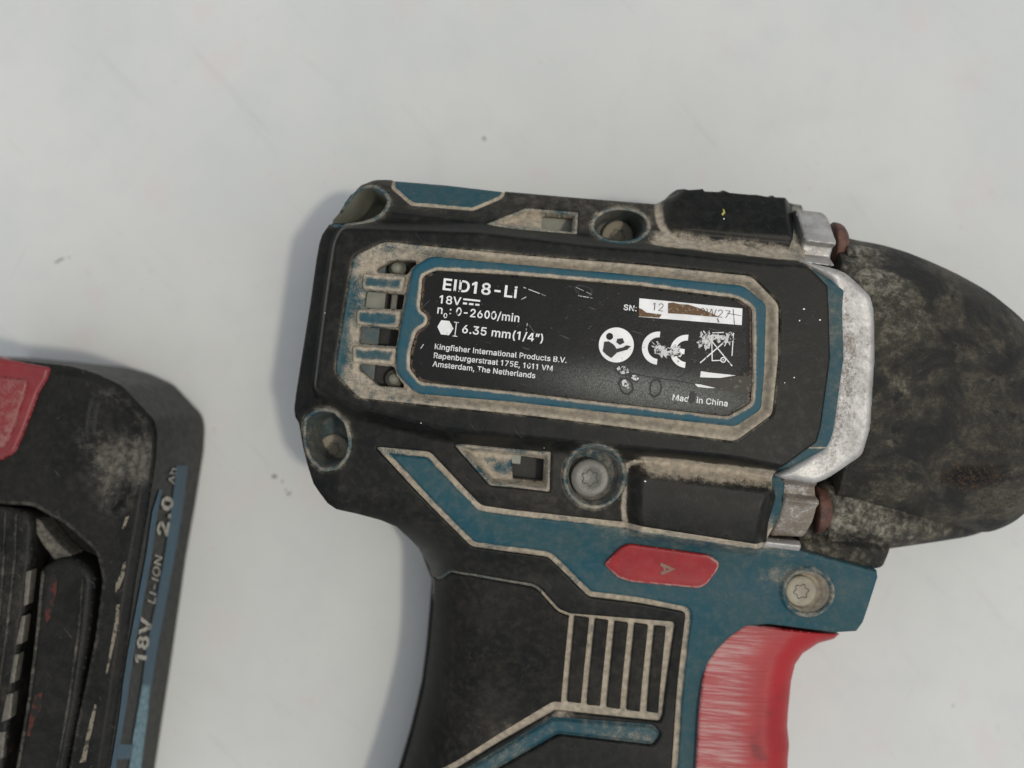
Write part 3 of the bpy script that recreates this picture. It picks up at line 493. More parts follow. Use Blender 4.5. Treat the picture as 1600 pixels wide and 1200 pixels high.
# ------------------------------------------------------------------ setting: the white sheet
def table():
    n = NT('white_work_surface')
    b = n.noise(0.25, 4, 0.55, 1.0); m = n.noise(1.3, 5, 0.6, 4.0); f = n.noise(9, 4, 0.6, 2.0)
    col_ = n.mix(n.ramp(b, 0.3, 0.7), (0.555, 0.57, 0.545), (0.60, 0.61, 0.58))
    col_ = n.mix(n.ramp(m, 0.45, 0.75, 0, 0.28), col_, (0.50, 0.52, 0.50))
    col_ = n.mix(n.ramp(n.noise(0.8, 3, 0.6, 9.0), 0.56, 0.72, 0, 0.35), col_, (0.60, 0.53, 0.52))
    s = n.noise(1.0, 4, 0.6, 5.0, stretch=(0.5, 4, 0.8), dist=0.6); col_ = n.mix(n.ramp(s, 0.60, 0.74, 0, 0.14), col_, (0.40, 0.39, 0.37))
    sc1 = n.noise(0.9, 3, 0.5, 15.0, stretch=(0.5, 16, -1.1), dist=0.3); col_ = n.mix(n.ramp(sc1, 0.69, 0.74, 0, 0.18), col_, (0.36, 0.34, 0.32))
    sp = n.math('MULTIPLY', n.ramp(n.noise(7, 2, 0.5, 3.0), 0.72, 0.78), n.ramp(n.noise(0.7, 2, .5, 6.0), 0.45, 0.6))
    col_ = n.mix(n.math('MULTIPLY', sp, 0.25), col_, (0.30, 0.25, 0.22))
    pk = n.ramp(n.noise(3.0, 3, 0.6, 33.0), 0.68, 0.78, 0, 0.3); col_ = n.mix(pk, col_, (0.56, 0.38, 0.35))
    n.set(color=col_, rough=0.62, spec=0.3); n.bump(n.math('ADD', m, n.math('MULTIPLY', f, 0.2)), 0.12, 6)
    s_ = 4.0; N = 8
    V = [(-s_+2*s_*i/N, -s_+2*s_*j/N, 0) for j in range(N+1) for i in range(N+1)]
    F = [(j*(N+1)+i, j*(N+1)+i+1, (j+1)*(N+1)+i+1, (j+1)*(N+1)+i) for j in range(N) for i in range(N)]
    me = bpy.data.meshes.new('ground'); me.from_pydata(V, [], F); me.update()
    o = link('ground', me, n.m, None); o['kind'] = 'structure'
    o['label'] = 'white scuffed flat surface under the tool and the battery'
    return o
table()

# ================================================================== THE IMPACT DRIVER
drv = empty('impact_driver', 900, 650, TABLE, 'dusty teal and black cordless impact driver lying on its side with a red trigger', 'power tool')

LEFT = [(575,1450),(600,1290),(630,1200),(645,1150),(655,1110),(664,1070),(672,1010),(678,950),(681,910),(680,895),(670,870),(660,850),(645,835),(625,818),(600,808),(560,798),(530,792),(515,785),(498,765),(490,755),(480,730),(470,700),(466,680),(462,662),(455,652),(453,640),(456,615),(465,560),(470,530),(480,470),(490,400),(495,375),(500,362),(513,347),(522,343)]
TOP = [(548,306),(565,290),(583,283),(605,282),(700,290),(785,300),(900,310),(1022,320)]
SIL = LEFT+TOP+[(1063,300),(1232,314),(1254,320),(1262,345),(1262,412),(1312,436),(1318,485),(1320,560),(1305,680),(1290,705),(1228,748),(1222,800),(1198,846),(1250,860),(1370,892),(1371,902),(1362,930),(1348,972),(1338,986),(1305,988),(1200,975),(1165,978),(1140,995),(1120,1015),(1107,1035),(1100,1060),(1095,1120),(1090,1200),(1088,1290),(1086,1450)]
def LEFTQ(n=None, grow=0.0):
    out = []
    for p in (LEFT[:n] if n else LEFT):
        t = float(ss(np.array(p[1]), 770, 930)); out.append(Q((p[0]-grow, p[1]), -75-240*t))
    return out
sSIL0 = sd(LEFTQ()+[tuple(q) for q in onR(SIL[len(LEFT):], -6)])
TEALP = [(586,698),(672,706),(752,790),(800,797),(1000,822),(1196,848),(1420,860),(1420,1000),(1400,1460),(1030,1460),(1040,1290),(1050,1200),(1063,1033),(1072,957),(1000,943),(920,933),(857,871),(737,855)]
sTEAL = sd(fillet(onR(TEALP), 7))
sINL = sd(fillet(onR([(611,270),(790,270),(790,302),(785,310),(740,329),(642,321),(611,294)]), 4))
FRAME = fillet([(600,377),(552,400),(526,560),(524,583),(560,622),(840,651),(1150,690),(1208,648),(1217,560),(1218,475),(1175,431),(1000,413),(800,397)], 9)
sF = sd(FRAME)
SLOT1 = fillet(onR([(757,350),(820,325),(830,325),(904,331),(902,366),(800,357)]), 2.5)
SLOT2 = fillet(onR([(709,695),(722,694),(840,705),(861,706),(859,769),(800,762),(765,759)]), 2.5)
HOLE1 = onR([(848,334),(896,338),(894,362),(846,356)]); HOLE2 = onR([(800,712),(851,719),(849,755),(801,750)])
sS1, sS2, sH1, sH2 = sd(SLOT1), sd(SLOT2), sd(HOLE1), sd(HOLE2)
W1 = fillet(onR([(517,349),(546,318),(560,299),(580,293),(600,304),(606,316),(596,333),(576,343),(552,348)], -4), 8)
W2 = fillet(onR(circ(970, 352, 41, 20, 24)), 3)
W3 = fillet(onR([(480,655),(500,643),(520,644),(538,662),(544,690),(540,712),(526,727),(505,731),(488,716),(478,690)], -3), 7)
W4 = fillet(onR(circ(929, 744, 43, 24, 45)), 3)
W5 = fillet(onR(circ(1262, 925, 35, 20, 32)), 3)
sW = [sd(w_) for w_ in (W1, W2, W3, W4, W5)]
GRIP = [(460,905),(683,905),(704,893),(740,899),(833,915),(842,920),(873,954),(890,961),(1053,974),(1033,1122),(865,1099),(777,1152),(693,1203),(640,1236),(600,1260),(560,1284),(460,1344)]
sG = sd(fillet(onR(GRIP), 5))
sRP = sd(fillet(onR([(890,961),(1050,975),(1032,1121),(877,1101)]), 4))
sTB = sd(fillet(onR([(700,1218),(740,1195),(862,1121),(1020,1133),(1033,1147),(1021,1165),(872,1148),(775,1204),(740,1230)]), 6))
O = [[(587,419),(613,405),(655,407),(641,419),(636,428),(588,425)],
     [(571,454),(631,459),(627,483),(568,480)],
     [(562,509),(622,515),(618,541),(559,537)],
     [(560,568),(615,573),(619,588),(634,606),(590,603),(560,577)]]
sO = [sd(fillet([Q(p, -8) for p in o], 3)) for o in O]
RINGO = fillet([(675,400),(645,417),(630,485),(619,547),(619,582),(650,615),(800,628),(1150,667),(1190,640),(1195,577),(1198,475),(1162,446),(1000,430),(800,412)], 8)
RINGI = fillet([(680,422),(660,432),(657,465),(655,484),(668,492),(667,507),(650,518),(641,547),(640,577),(657,597),(800,612),(1137,651),(1174,630),(1177,577),(1176,482),(1153,466),(1000,446),(800,429)], 6)
sRO, sRI = sd(RINGO), sd(RINGI)

def sHOUS(x, y):
    d = sSIL0(x, y)
    for f in sW: d = np.maximum(d, -f(x, y))
    for f in sO: d = np.maximum(d, -f(x, y))
    return np.maximum(np.maximum(d, -sH1(x, y)), -sH2(x, y))
def zH(x, y):
    r = R(x, y); z = r-7.0
    for f, a, b in ((sTEAL, 7, 12), (sINL, 3, 8), (sTB, 2, 7)):
        z = z+5.5*ss(-f(x, y), a, b)
    # the region around the trigger steps down in the corner of the lower screw
    for f in sW:
        d = f(x, y); z = z+7.5*(1-ss(d, 6, 9))
    for f in (sS1, sS2):
        d = f(x, y); z = z+5*(ss(-d, -1, 1)-ss(-d, 4, 6))-14*ss(-d, 5, 12)
    dF = sF(x, y); inF = ss(-dF, -3, 1)
    zf = -4-11*ss(-dF, 2, 17)
    z = z*(1-inF)+zf*inF
    # groove behind the pair of slats
    return z
def dustH(x, y):
    s, v = sv(x, y)
    dT = -sTEAL(x, y)
    a = np.where(dT > -3, 0.74*(1-ss(dT, 7.5, 12.5)), np.where(y < 1010, np.where(x < 850, .5, .8), .85))
    a = np.maximum(a, np.where(dT > 10, 0.10+0.28*np.exp(-((x-1020)/160)**2-((y-845)/22)**2)+0.35*np.exp(-((x-1250)/80)**2-((y-925)/50)**2)*1.0, 0))
    a = np.maximum(a, np.where(dT > 8, 0.40*(1-ss(dT, 10, 60))*ss(x, 780, 1000)*ss(-y, -925, -880), 0))
    dI = -sINL(x, y); a = np.where(dI > -3, 0.9*(1-ss(dI, 4, 9))+0.12, a)
    dTB = -sTB(x, y); a = np.where(dTB > -3, 0.42, a)
    dF = -sF(x, y); a = np.where(dF > -3, 0.62+0.2*ss(s, -330, -100)-0.28*np.exp(-((s+367)/14)**2), a)
    for f in (sS1, sS2):
        d = -f(x, y); a = np.where(d > -2, 0.55+0.35*np.exp(-((d-14)/6)**2), a)
    for f in sW:
        d = f(x, y); a = np.where(d < 9, 0.5, a)
    # teal strip beside the silver casting
    a = np.where((x > 1236) & (y < 700) & (dF < -30), 0.35, a); a = np.where((x > 1200) & (y > 700) & (dT < -4), 0.35+0.3*ss(y, 800, 850), a)
    a = np.where((x > 1230) & (y < 420), 0.62, a)
    return a
bb = (400, 220, 1480, 1620)
housing = patch('housing', sHOUS, bb, 2.0, zH, 'teal', drv, depth=26, bevel=5, dust=dustH, body=sSIL0)

# rubber overmould ------------------------------------------------
RSIL = LEFT+TOP+[(1028,320),(1063,301),(1060,297),(1069,296),(1076,298),(1091,297),(1098,296),(1099,300),(1127,301),(1131,298),(1140,302),(1161,304),(1172,305),(1183,305),(1202,309),(1208,306),(1209,310),(1232,314),(1237,319),(1239,360),(1232,390),(1245,407),(1292,447),(1294,485),(1296,560),(1282,665),(1275,690),(1215,732),(1205,752),(1211,777),(1200,815),(1196,850),(1150,900),(1120,1450)]
sRS = sd(LEFTQ(None, 1.0)+[tuple(q) for q in onR(RSIL[len(LEFT):], -3)])
LOWG = sd(fillet(onR([(560,1282),(600,1258),(640,1234),(693,1201),(777,1150),(865,1097),(1034,1118),(1032,1128),(868,1111),(780,1161),(700,1209),(640,1245),(600,1269),(560,1293)]), 4))
def sRUB(x, y):
    d = sRS(x, y)-1.0
    for f, o in ((sTEAL, 0), (sINL, 0), (sF, 0), (sS1, 0), (sS2, 0), (sG, 2.2), (sTB, 0.5), (LOWG, 0)): d = np.maximum(d, o-f(x, y))
    for f in sW: d = np.maximum(d, 7.0-f(x, y))
    return d
def dustR(x, y):
    s, v = sv(x, y); dB = sBAND(x, y)
    a = 0.0*x
    b1 = sBOSS1(x, y); b2 = sBOSS2(x, y)
    a = a+0.34*ss(-v, 172, 190)*ss(b1, 0, 10)            # upper strip
    a = a+0.24*ss(v, 165, 185)*(1-ss(y, 800, 860))*ss(b2, 2, 12)*ss(x, 600, 900)
    a = a+0.05*ss(v, 165, 185)
    # dust lying in the valleys between the raised band and the two bosses
    a = np.maximum(a, 0.85*ss(x, 980, 1050)*ss(-v, 160, 173)*(1-ss(-v, 174, 224)))
    a = np.maximum(a, 0.75*np.exp(-((b1-4)/9)**2)*(x < 1064))
    a = np.maximum(a, 0.85*ss(x, 972, 1030)*ss(v, 158, 172)*(1-ss(v, 174, 222)))
    a = np.maximum(a, 0.72*np.exp(-((b2-3)/6)**2)*ss(v, 165, 175)*(x < 1010))
    a = np.maximum(a, 0.45*np.exp(-((sF(x, y)-1)/4)**2))
    a = np.maximum(a, 0.34*(y > 1140)*(y < 1190)*(x > 700)*np.exp(-((x-880)/60)**2)*1.6)
    a = np.maximum(a, 0.28*np.exp(-((s+402)/7)**2)*(np.abs(v) < 140))
    for f in sW: a = np.maximum(a, 0.45*np.exp(-((f(x, y)-8)/5)**2))
    return a
def zRub(x, y): return R(x, y)
rubber = patch('rubber_overmould', sRUB, bb, 2.0, zRub, 'rubber', drv, depth=12, bevel=3.0, dust=dustR, body=sRS, bulge=6.5)

# grip pad and ridges
gx_sil = sd(LEFTQ(13)+[(1250,700),(1250,1700)])
LOWG = sd(fillet(onR([(560,1282),(600,1258),(640,1234),(693,1201),(777,1150),(865,1097),(1034,1118),(1032,1128),(868,1111),(780,1161),(700,1209),(640,1245),(600,1269),(560,1293)]), 4))
def sPAD(x, y): return np.maximum(np.maximum(np.maximum(gx_sil(x, y)-1.5, sG(x, y)+2.6), 0.5-sRP(x, y)), -1e9)
def dustP(x, y):
    a = 0.03+0.34*np.exp(-((x-790)/60)**2-((y-1180)/40)**2)+0.2*np.exp(-((x-690)/22)**2-((y-1130)/30)**2)+0.14*np.exp(-((x-720)/50)**2-((y-960)/60)**2)
    return a
pad = patch('grip_pad', sPAD, (520, 870, 1090, 1500), 2.0, lambda x, y: R(x, y)+1.0, 'pad', drv, depth=12, bevel=3.5, dust=dustP, body=gx_sil, bulge=7)
tops = [(898,921,963,966),(930,951,967,970),(961,982,971,974),(992,1013,974,977),(1023,1041,978,980)]
bots = [(886,908,1097,1100),(917,938,1102,1104),(948,969,1106,1109),(979,1000,1110,1113),(1011,1029,1113,1115)]
for (a0, a1, ya, yb), (b0, b1, yc, yd) in zip(tops, bots):
    P = fillet(onR([(a0,ya),(a1,yb),(b1,yd),(b0,yc)]), 2); f = sd(P)
    patch('grip_ridge', f, (*P.min(0), *P.max(0)), 2.2, lambda x, y: R(x, y)-0.5, 'pad', drv, depth=9, bevel=2.2, dust=0.16)

# label surround, vent slats, label
def sRING(x, y): return np.maximum(sRO(x, y), -sRI(x, y))
ring = patch('label_surround', sRING, (600, 390, 1215, 680), 1.8, lambda x, y: 1.5+0*x, 'ring', drv, depth=20, bevel=4.5,
      dust=lambda x, y: 0.95*np.exp(-((sRI(x, y))/5.0)**2)*(0.75+0.25*ss(-y, -470, -430))+0.25*np.exp(-((sRO(x, y))/2.5)**2)+0.2)
for P in ([(566,427),(634,431),(629,457),(566,452)], [(557,483),(627,485),(622,513),(556,507)], [(550,540),(620,543),(616,571),(550,566)]):
    P = fillet(QP(P, -4), 5); f = sd(P)
    patch('vent_slat', f, (*P.min(0), *P.max(0)), 1.6, lambda x, y: -3.0+0*x, 'teal', drv, depth=22, bevel=7, dust=lambda x, y, f=f: 0.30+0.5*np.exp(-((f(x, y)+2)/5)**2))
LZ = -5.0
sL = lambda x, y: sRI(x, y)+1.2
def dustL(x, y):
    a = 0.75*np.exp(-((sRI(x, y)+1)/6)**2)*(0.45+0.55*ss(x, 640, 690)*0+0.55*(ss(-x, -700, -660)+ss(x, 1130, 1170)))
    a = np.maximum(a, 0.85*np.exp(-((x-1165)/12)**2-((y-600)/22)**2))
    return a
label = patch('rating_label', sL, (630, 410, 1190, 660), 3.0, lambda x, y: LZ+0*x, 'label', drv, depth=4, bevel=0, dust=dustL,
      extra={'sheen_grain': lambda x, y: np.minimum(1, 0.75*np.exp(-((x-1000)/130)**2-((y-604-(x-1000)*.11)/26)**2)+0.35*ss(x, 780, 1100)*ss(y-x*.11, 440, 520))})  # mask for the painted sheen and the rough grain, strongest lower right

# printing on the label ------------------------------------------
zt = LZ+0.5
def wr(body, a, b, cap, mat='print', **k): return write(body, Q(a, zt), Q(b, zt), cap, zt, mat, label, **k)
wr('EID18-Li', (691.5,452.3), (807,465.5), 17.5, offset=0.022)
wr('18V', (686,473.5), (720,477), 12.5, offset=0.014)
def quad(a, b, c, d): return [a, b, c, d]
def marks(name, polys, mat, z=None, parent=None): return flatpoly(name, [[Q(p, zt) for p in P] for P in polys], zt if z is None else z, mat, parent or label)
marks('direct_current_symbol', [[(724,466),(750.5,468.8),(750.3,471.6),(723.8,468.8)], [(723.6,472.2),(730,472.9),(729.6,476),(723.2,475.3)], [(733,473.3),(740,474),(739.6,477),(732.6,476.3)], [(742.8,474.4),(749.4,475.1),(749,478),(742.4,477.3)]], 'print')
wr('n', (683,489.5), (691,490.4), 12.5, offset=0.014)
wr('0', (692.5,496.5), (698.5,497.2), 7.5, offset=0.01)
wr(':', (702,491), (704.6,491.3), 12, offset=0.012)
wr('0-2600/min', (712,492.5), (811,503.2), 12.5, offset=0.016)
marks('hexagon_symbol', [[(683.3,510.5),(689.5,500.3),(702,501.5),(708.8,513.5),(701.5,523.8),(689,522.5)]], 'print')
marks('height_bar_symbol', [[(709.5,502.6),(717,503.4),(716.9,504.6),(713.9,504.3),(711.5,524.7),(714.5,525.1),(714.4,526.3),(707,525.4),(707.1,524.2),(710.1,524.6),(712.6,504.1),(709.4,503.8)]], 'print')
wr('6.35 mm(1/4”)', (721.6,519.8), (848,535), 12.5, offset=0.016)
wr('Kingfisher International Products B.V.', (679,545.2), (885,567), 8.4, offset=0.012)
wr('Rapenburgerstraat 175E, 1011 VM', (677.5,559.2), (863,579.8), 8.4, offset=0.012)
wr('Amsterdam, The Netherlands', (675.6,572.3), (836,591), 8.4, offset=0.012)
wr('SN:', (974,484), (994.5,486.3), 8.5, offset=0.02)
wr('Made in China', (1050.5,625), (1136.5,635), 9.2, offset=0.014)
marks('ink_blot', [[(1074,627),(1079,613),(1084,611),(1087,616),(1086,627),(1080,631)]], 'iconblack', zt+0.8)
sticker = marks('serial_sticker', [[(999,466),(1160,482),(1159,508),(998,495)]], 'sticker', zt+0.1)
wr('12', (1019,485), (1036,486.8), 12.5, 'greyink', offset=-0.01).location.z += 0.6*U
wr('0W27', (1093,493), (1140,497.6), 12.5, 'greyink', offset=-0.01).location.z += 0.6*U
marks('scraped_patch', [[(1044,473.5),(1052,472.8),(1062,475.5),(1075,476),(1091,481),(1108,488),(1124,495.5),(1112,494.8),(1090,493),(1070,491),(1044,489.5)]], 'rustpatch', zt+1.1)
marks('scraped_patch', [[(998,481),(1004,484),(1010,488.5),(1022,490),(1034,491.5),(1030,496.5),(998,494.5)]], 'rustpatch', zt+1.1)
marks('sticker_scratch', [[(1145,483),(1146,483),(1148,507),(1147,507)], [(1136,489),(1158,493),(1158,493.8),(1136,490)], [(1120,497),(1122,498),(1124,504),(1122,503.8)]], 'greyink', zt+1.0)
# manual-reading icon
marks('manual_symbol', [circ(963, 539, 27.4, 40), circ(952.5, 525.6, 5.6, 16)], 'icon')
marks('reader_symbol', [[(944,534),(951,533.5),(957,537),(961,541),(963,545),(973,543),(979,539.5),(986,541),(980,546.5),(964,551),(955,559.5),(947,554),(942,549)], [(964.5,529.5),(973,528.5),(975.5,535.5),(968.5,539),(963,535)]], 'iconblack', zt+0.7)
def arc(cx, cy, r1, r2, a0, a1, n=18):
    p = [(cx+r1*math.cos(math.radians(a0+(a1-a0)*k/n)), cy+r1*math.sin(math.radians(a0+(a1-a0)*k/n))) for k in range(n+1)]
    q = [(cx+r2*math.cos(math.radians(a1+(a0-a1)*k/n)), cy+r2*math.sin(math.radians(a1+(a0-a1)*k/n))) for k in range(n+1)]
    return p+q
marks('conformity_mark', [arc(1029, 544, 26, 17, 96, 276)], 'icon')
marks('conformity_mark', [arc(1073, 549, 26, 17, 96, 276), [(1055,543.5),(1070,545.5),(1069,553.5),(1054,551.5)]], 'icon')
def stroke(a, b, wd):
    a = np.array(a, float); b = np.array(b, float); d = b-a; d /= np.linalg.norm(d); n = np.array([-d[1], d[0]])*wd/2
    return [tuple(a+n), tuple(b+n), tuple(b-n), tuple(a-n)]
for k, st in enumerate([((1099,517),(1144,572),1.7), ((1147,521),(1094,567),1.9), ((1112,523),(1112.8,564),1.6), ((1112,563.5),(1127,563),1.5), ((1146,520),(1143.7,556),1.5), ((1132,541),(1136,533),1.4), ((1112,523),(1132,526),1.8), ((1113,520),(1131,519.5),1.4)]):
    marks('bin_symbol_line', [stroke(*st)], 'print', zt+0.02*k)
marks('bin_symbol_wheel', [circ(1130, 562.2, 4.6, 18), circ(1130, 562.2, 2.8, 14), circ(1130,562.2,1.2,8)], 'print', zt+0.3)
rnd = random.Random(5)
def blob(cx, cy, rx, ry, n=16, j=0.35, ang=0.0):
    out = []
    for k in range(n):
        a = 2*math.pi*k/n; r = 1+rnd.uniform(-j, j); x = rx*r*math.cos(a); y = ry*r*math.sin(a)
        out.append((cx+x*math.cos(ang)-y*math.sin(ang), cy+x*math.sin(ang)+y*math.cos(ang)))
    return out
marks('scuff_mark', [blob(1100, 530, 9, 13, 22, .5)], 'scuff', zt+.35)
marks('scuff_mark', [blob(1139, 530, 9, 8, 22, .5)], 'scuff', zt+.4)
marks('scuff_mark', [blob(1034, 548, 17, 9, 26, .4, .6)], 'scuff', zt+.45)
marks('scuff_mark', [blob(1054, 549, 10, 9, 22, .4)], 'scuff', zt+.5)
marks('scuff_mark', [blob(1120, 528, 12, 6, 22, .4)], 'scuff', zt+.42)
marks('torn_white_strip', [[(1095,580),(1112,582.5),(1150,586.5),(1125,590.5),(1094,589.5)]], 'icon')
marks('torn_patch', [[(1085,600),(1125,591),(1152,587.5),(1168,588),(1175,590),(1176,606),(1163,615),(1140,612),(1119,608),(1100,604)]], 'darkpatch', zt+0.2)
marks('torn_white_edge', [[(1085,599.5),(1096,601),(1119,606.5),(1106,606.3),(1090,604.5)]], 'print', zt+0.4)
def rim(name, cx, cy, rx, ry, ang, wd, mat, z):
    a = []; b = []
    for k in range(26):
        t = 2*math.pi*k/26; j = 1+rnd.uniform(-.12, .12)
        for L, q in ((a, 1.0), (b, 1-wd)):
            x = rx*j*q*math.cos(t); y = ry*j*q*math.sin(t); L.append((cx+x*math.cos(ang)-y*math.sin(ang), cy+x*math.sin(ang)+y*math.cos(ang)))
    return marks(name, [a, b], mat, z)
for (cx, cy, rx, ry, an) in [(973,579,11,8,.5),(991,590,9,6,.6),(978,603,11,14,-.5),(1024,606,10,16,.1),(912,455,15,9,.35)]:
    rim('blister_mark', cx, cy, rx, ry, an, .24, 'iconblack', zt+.5)
marks('blister_patch', [blob(973, 578, 9, 6, 16, .2, .5)], 'scuff', zt+.6)
marks('blister_patch', [blob(992, 590, 6, 4, 16, .2, .5)], 'scuff', zt+.6)
marks('blister_patch', [blob(977, 600, 5, 7, 16, .3, -.5)], 'scuff', zt+.6)
for i, (a, b, wd) in enumerate([((985,584),(1030,591),1.5),((1030,591),(1075,598),1.5),((885,571),(932,558),1.6),((846,566),(885,571),1.0),((1075,598),(1086,600),1.6),((818,449),(852,462),1.2),((903,462),(926,466),1.1),((900,449),(924,460),.6),((815,468),(822,464),1.4),((826,507),(836,521),1.2),((1060,590),(1084,576),.9),((657,545),(662,538),1.3),((824,505),(822,516),.9)]):
    marks('label_scratch', [stroke(a, b, wd)], 'iconblack' if i in (0, 1, 2, 3, 4, 10) else 'greyink' if i in (9,) else 'scuff', zt+.7+.03*i)

# inside the vents and slots -------------------------------------
def box(name, x0, y0, x1, y1, z0, z1, mat, parent, ang=TH):
    cx, cy = (x0+x1)/2, (y0+y1)/2; V = []
    for z in (z0, z1):
        for sx_, sy_ in ((-1,-1),(1,-1),(1,1),(-1,1)):
            dx, dy = sx_*(x1-x0)/2, sy_*(y1-y0)/2
            V.append((cx+dx*math.cos(ang)-dy*math.sin(ang), cy+dx*math.sin(ang)+dy*math.cos(ang), z))
    F = [(0,1,2,3),(7,6,5,4),(0,4,5,1),(1,5,6,2),(2,6,7,3),(3,7,4,0)]
    o = rawmesh(name, V, F, mat, parent, False, {'dust': 0.2})
    m = o.modifiers.new('b', 'BEVEL'); m.width = 2*U; m.segments = 2
    return o
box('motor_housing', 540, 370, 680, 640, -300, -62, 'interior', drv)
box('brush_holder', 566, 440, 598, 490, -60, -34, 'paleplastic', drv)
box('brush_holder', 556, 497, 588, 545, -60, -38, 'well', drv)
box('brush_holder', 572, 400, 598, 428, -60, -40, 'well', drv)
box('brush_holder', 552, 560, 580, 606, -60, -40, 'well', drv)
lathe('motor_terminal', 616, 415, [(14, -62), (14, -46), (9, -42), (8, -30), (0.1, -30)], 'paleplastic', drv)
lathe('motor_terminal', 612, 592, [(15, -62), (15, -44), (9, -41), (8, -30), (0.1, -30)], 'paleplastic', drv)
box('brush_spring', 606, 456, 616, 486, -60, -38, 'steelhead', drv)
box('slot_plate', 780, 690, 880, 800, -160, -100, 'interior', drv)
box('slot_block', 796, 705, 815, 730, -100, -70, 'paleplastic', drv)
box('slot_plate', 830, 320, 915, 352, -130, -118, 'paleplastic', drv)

# screw wells and screws ------------------------------------------
def well(poly, zf, floor_poly, zfl, dust, mat='well'):
    P = np.array(poly); Fp = np.array(floor_poly); n = len(P); K = 6; V = []; F = []
    ztop = zf(P[:, 0], P[:, 1])-1.5
    for k in range(K+1):
        t = k/K; q = P*(1-t)+Fp*t; zz = ztop*(1-t)+zfl*t
        for i in range(n): V.append((q[i, 0], q[i, 1], zz[i]))
    for k in range(K):
        for i in range(n): F.append((k*n+i, k*n+(i+1) % n, (k+1)*n+(i+1) % n, (k+1)*n+i))
    F.append(tuple(range(K*n, (K+1)*n)))
    return rawmesh('screw_well', V, F, mat, drv, True, {'dust': dust})
def scaled(P, s, dx=0, dy=0):
    P = np.array(P); c = P.mean(0); return (P-c)*s+c+np.array([dx, dy])
def torx(r, n=48, amp=.16): return [(r*(1+amp*math.cos(6*2*math.pi*k/n))*math.cos(2*math.pi*k/n), r*(1+amp*math.cos(6*2*math.pi*k/n))*math.sin(2*math.pi*k/n)) for k in range(n)]
def screw(cx, cy, z, r, mat, tr=0.42, dust=.35, h=16, rot=.2, sock=True):
    hd = lathe('screw_head', cx, cy, [(r, z-h), (r, z-3.0), (r-1.0, z-1.0), (r-3.2, z), (r*tr*1.25, z), (r*tr*1.2, z-0.3), (0.1, z-0.3)], mat, drv, 40, dust=dust)
    if sock:
        P = [(cx+p[0]*math.cos(rot)-p[1]*math.sin(rot), cy+p[0]*math.sin(rot)+p[1]*math.cos(rot)) for p in torx(r*tr)]
        ring_ = [(cx+(p[0]-cx)*.88, cy+(p[1]-cy)*.88) for p in P]
        flatpoly('screw_socket', [P, ring_], z+0.35, 'recess', hd)
    return hd
zr = lambda x, y: R(x, y)
well(W2, zr, scaled(W2, .8), -185, .4)
screw(*Q((965,369), -172), -172, 27, 'claydust')
well(W3, zr, scaled(W3, .8, 8, 0), -175, .4)
screw(*Q((521,702), -166), -166, 26, 'claydust')
well(W4, zr, scaled(W4, .86), -75, .5)
screw(*Q((922,747), -52), -52, 31, 'steelhead', tr=.40, dust=.1, h=30, rot=.5)
well(W5, zr, scaled(W5, .8, -4, 0), -116, 1.0)
screw(*Q((1252,924), -104), -104, 25.5, 'claydust', tr=.45, h=18, rot=.9)
well(W1, zr, scaled(W1, .75, 10, 6), -200, .3, 'paleplastic')

# direction switch ------------------------------------------------
SWP = [(943,882),(972,854),(984,850),(1108,867),(1125,879),(1123,890),(1104,915),(1092,920),(985,910),(965,903)]
SW = fillet(onR(SWP, 7), 7); fSW = sd(SW)
sw = patch('direction_switch', fSW, (*SW.min(0), *SW.max(0)), 2.0, lambda x, y: R(x, y)+8-0.012*np.maximum(0, 12+fSW(x, y))**2, 'red', drv, depth=14, bevel=4, dust=lambda x, y: .12+.5*np.exp(-((fSW(x, y)+2)/3)**2)*(y > 880))
zs = lambda x, y: R(x, y)+8.7
flatpoly('arrow_mark', [onR([(1032,879),(1056,889),(1034,899),(1032,894),(1037,892),(1036,886),(1032,884)], 9), onR([(1040,887),(1046,889.3),(1041,891.5)], 9)], zs, 'tanprint', sw)

# trigger ----------------------------------------------------------
TR = [(1165,976),(1200,973),(1305,984),(1305,992),(1300,997),(1275,1004),(1252,1019),(1241,1035),(1235,1060),(1231,1100),(1229,1130),(1232,1160),(1230,1180),(1229,1290),(1080,1290),(1088,1200),(1092,1120),(1098,1060),(1105,1035),(1118,1013),(1138,993)]
TQ = fillet([Q(p, -120-62*float(ss(np.array(float(p[0])), 1170, 1225))) for p in TR], 6); fTR = sd(TQ)
TRE = sd([Q(p, -182) for p in [(1305,992),(1300,997),(1275,1004),(1252,1019),(1241,1035),(1235,1060),(1231,1100),(1229,1130),(1232,1160),(1230,1180),(1229,1290),(1229,1500),(1900,1500),(1900,900),(1400,960)]])
def zTR(x, y):
    d = TRE(x, y); e = np.clip((62-d)/62, 0, 1); return -118-70*(1-np.sqrt(np.maximum(1-e**2.2, 0)))
trig = patch('trigger', fTR, (*TQ.min(0), *TQ.max(0)), 2.2, zTR, 'trig' if 'trig' in M else 'red', drv, depth=170, bevel=3, dust=lambda x, y: ss(TRE(x, y), 62, 118))

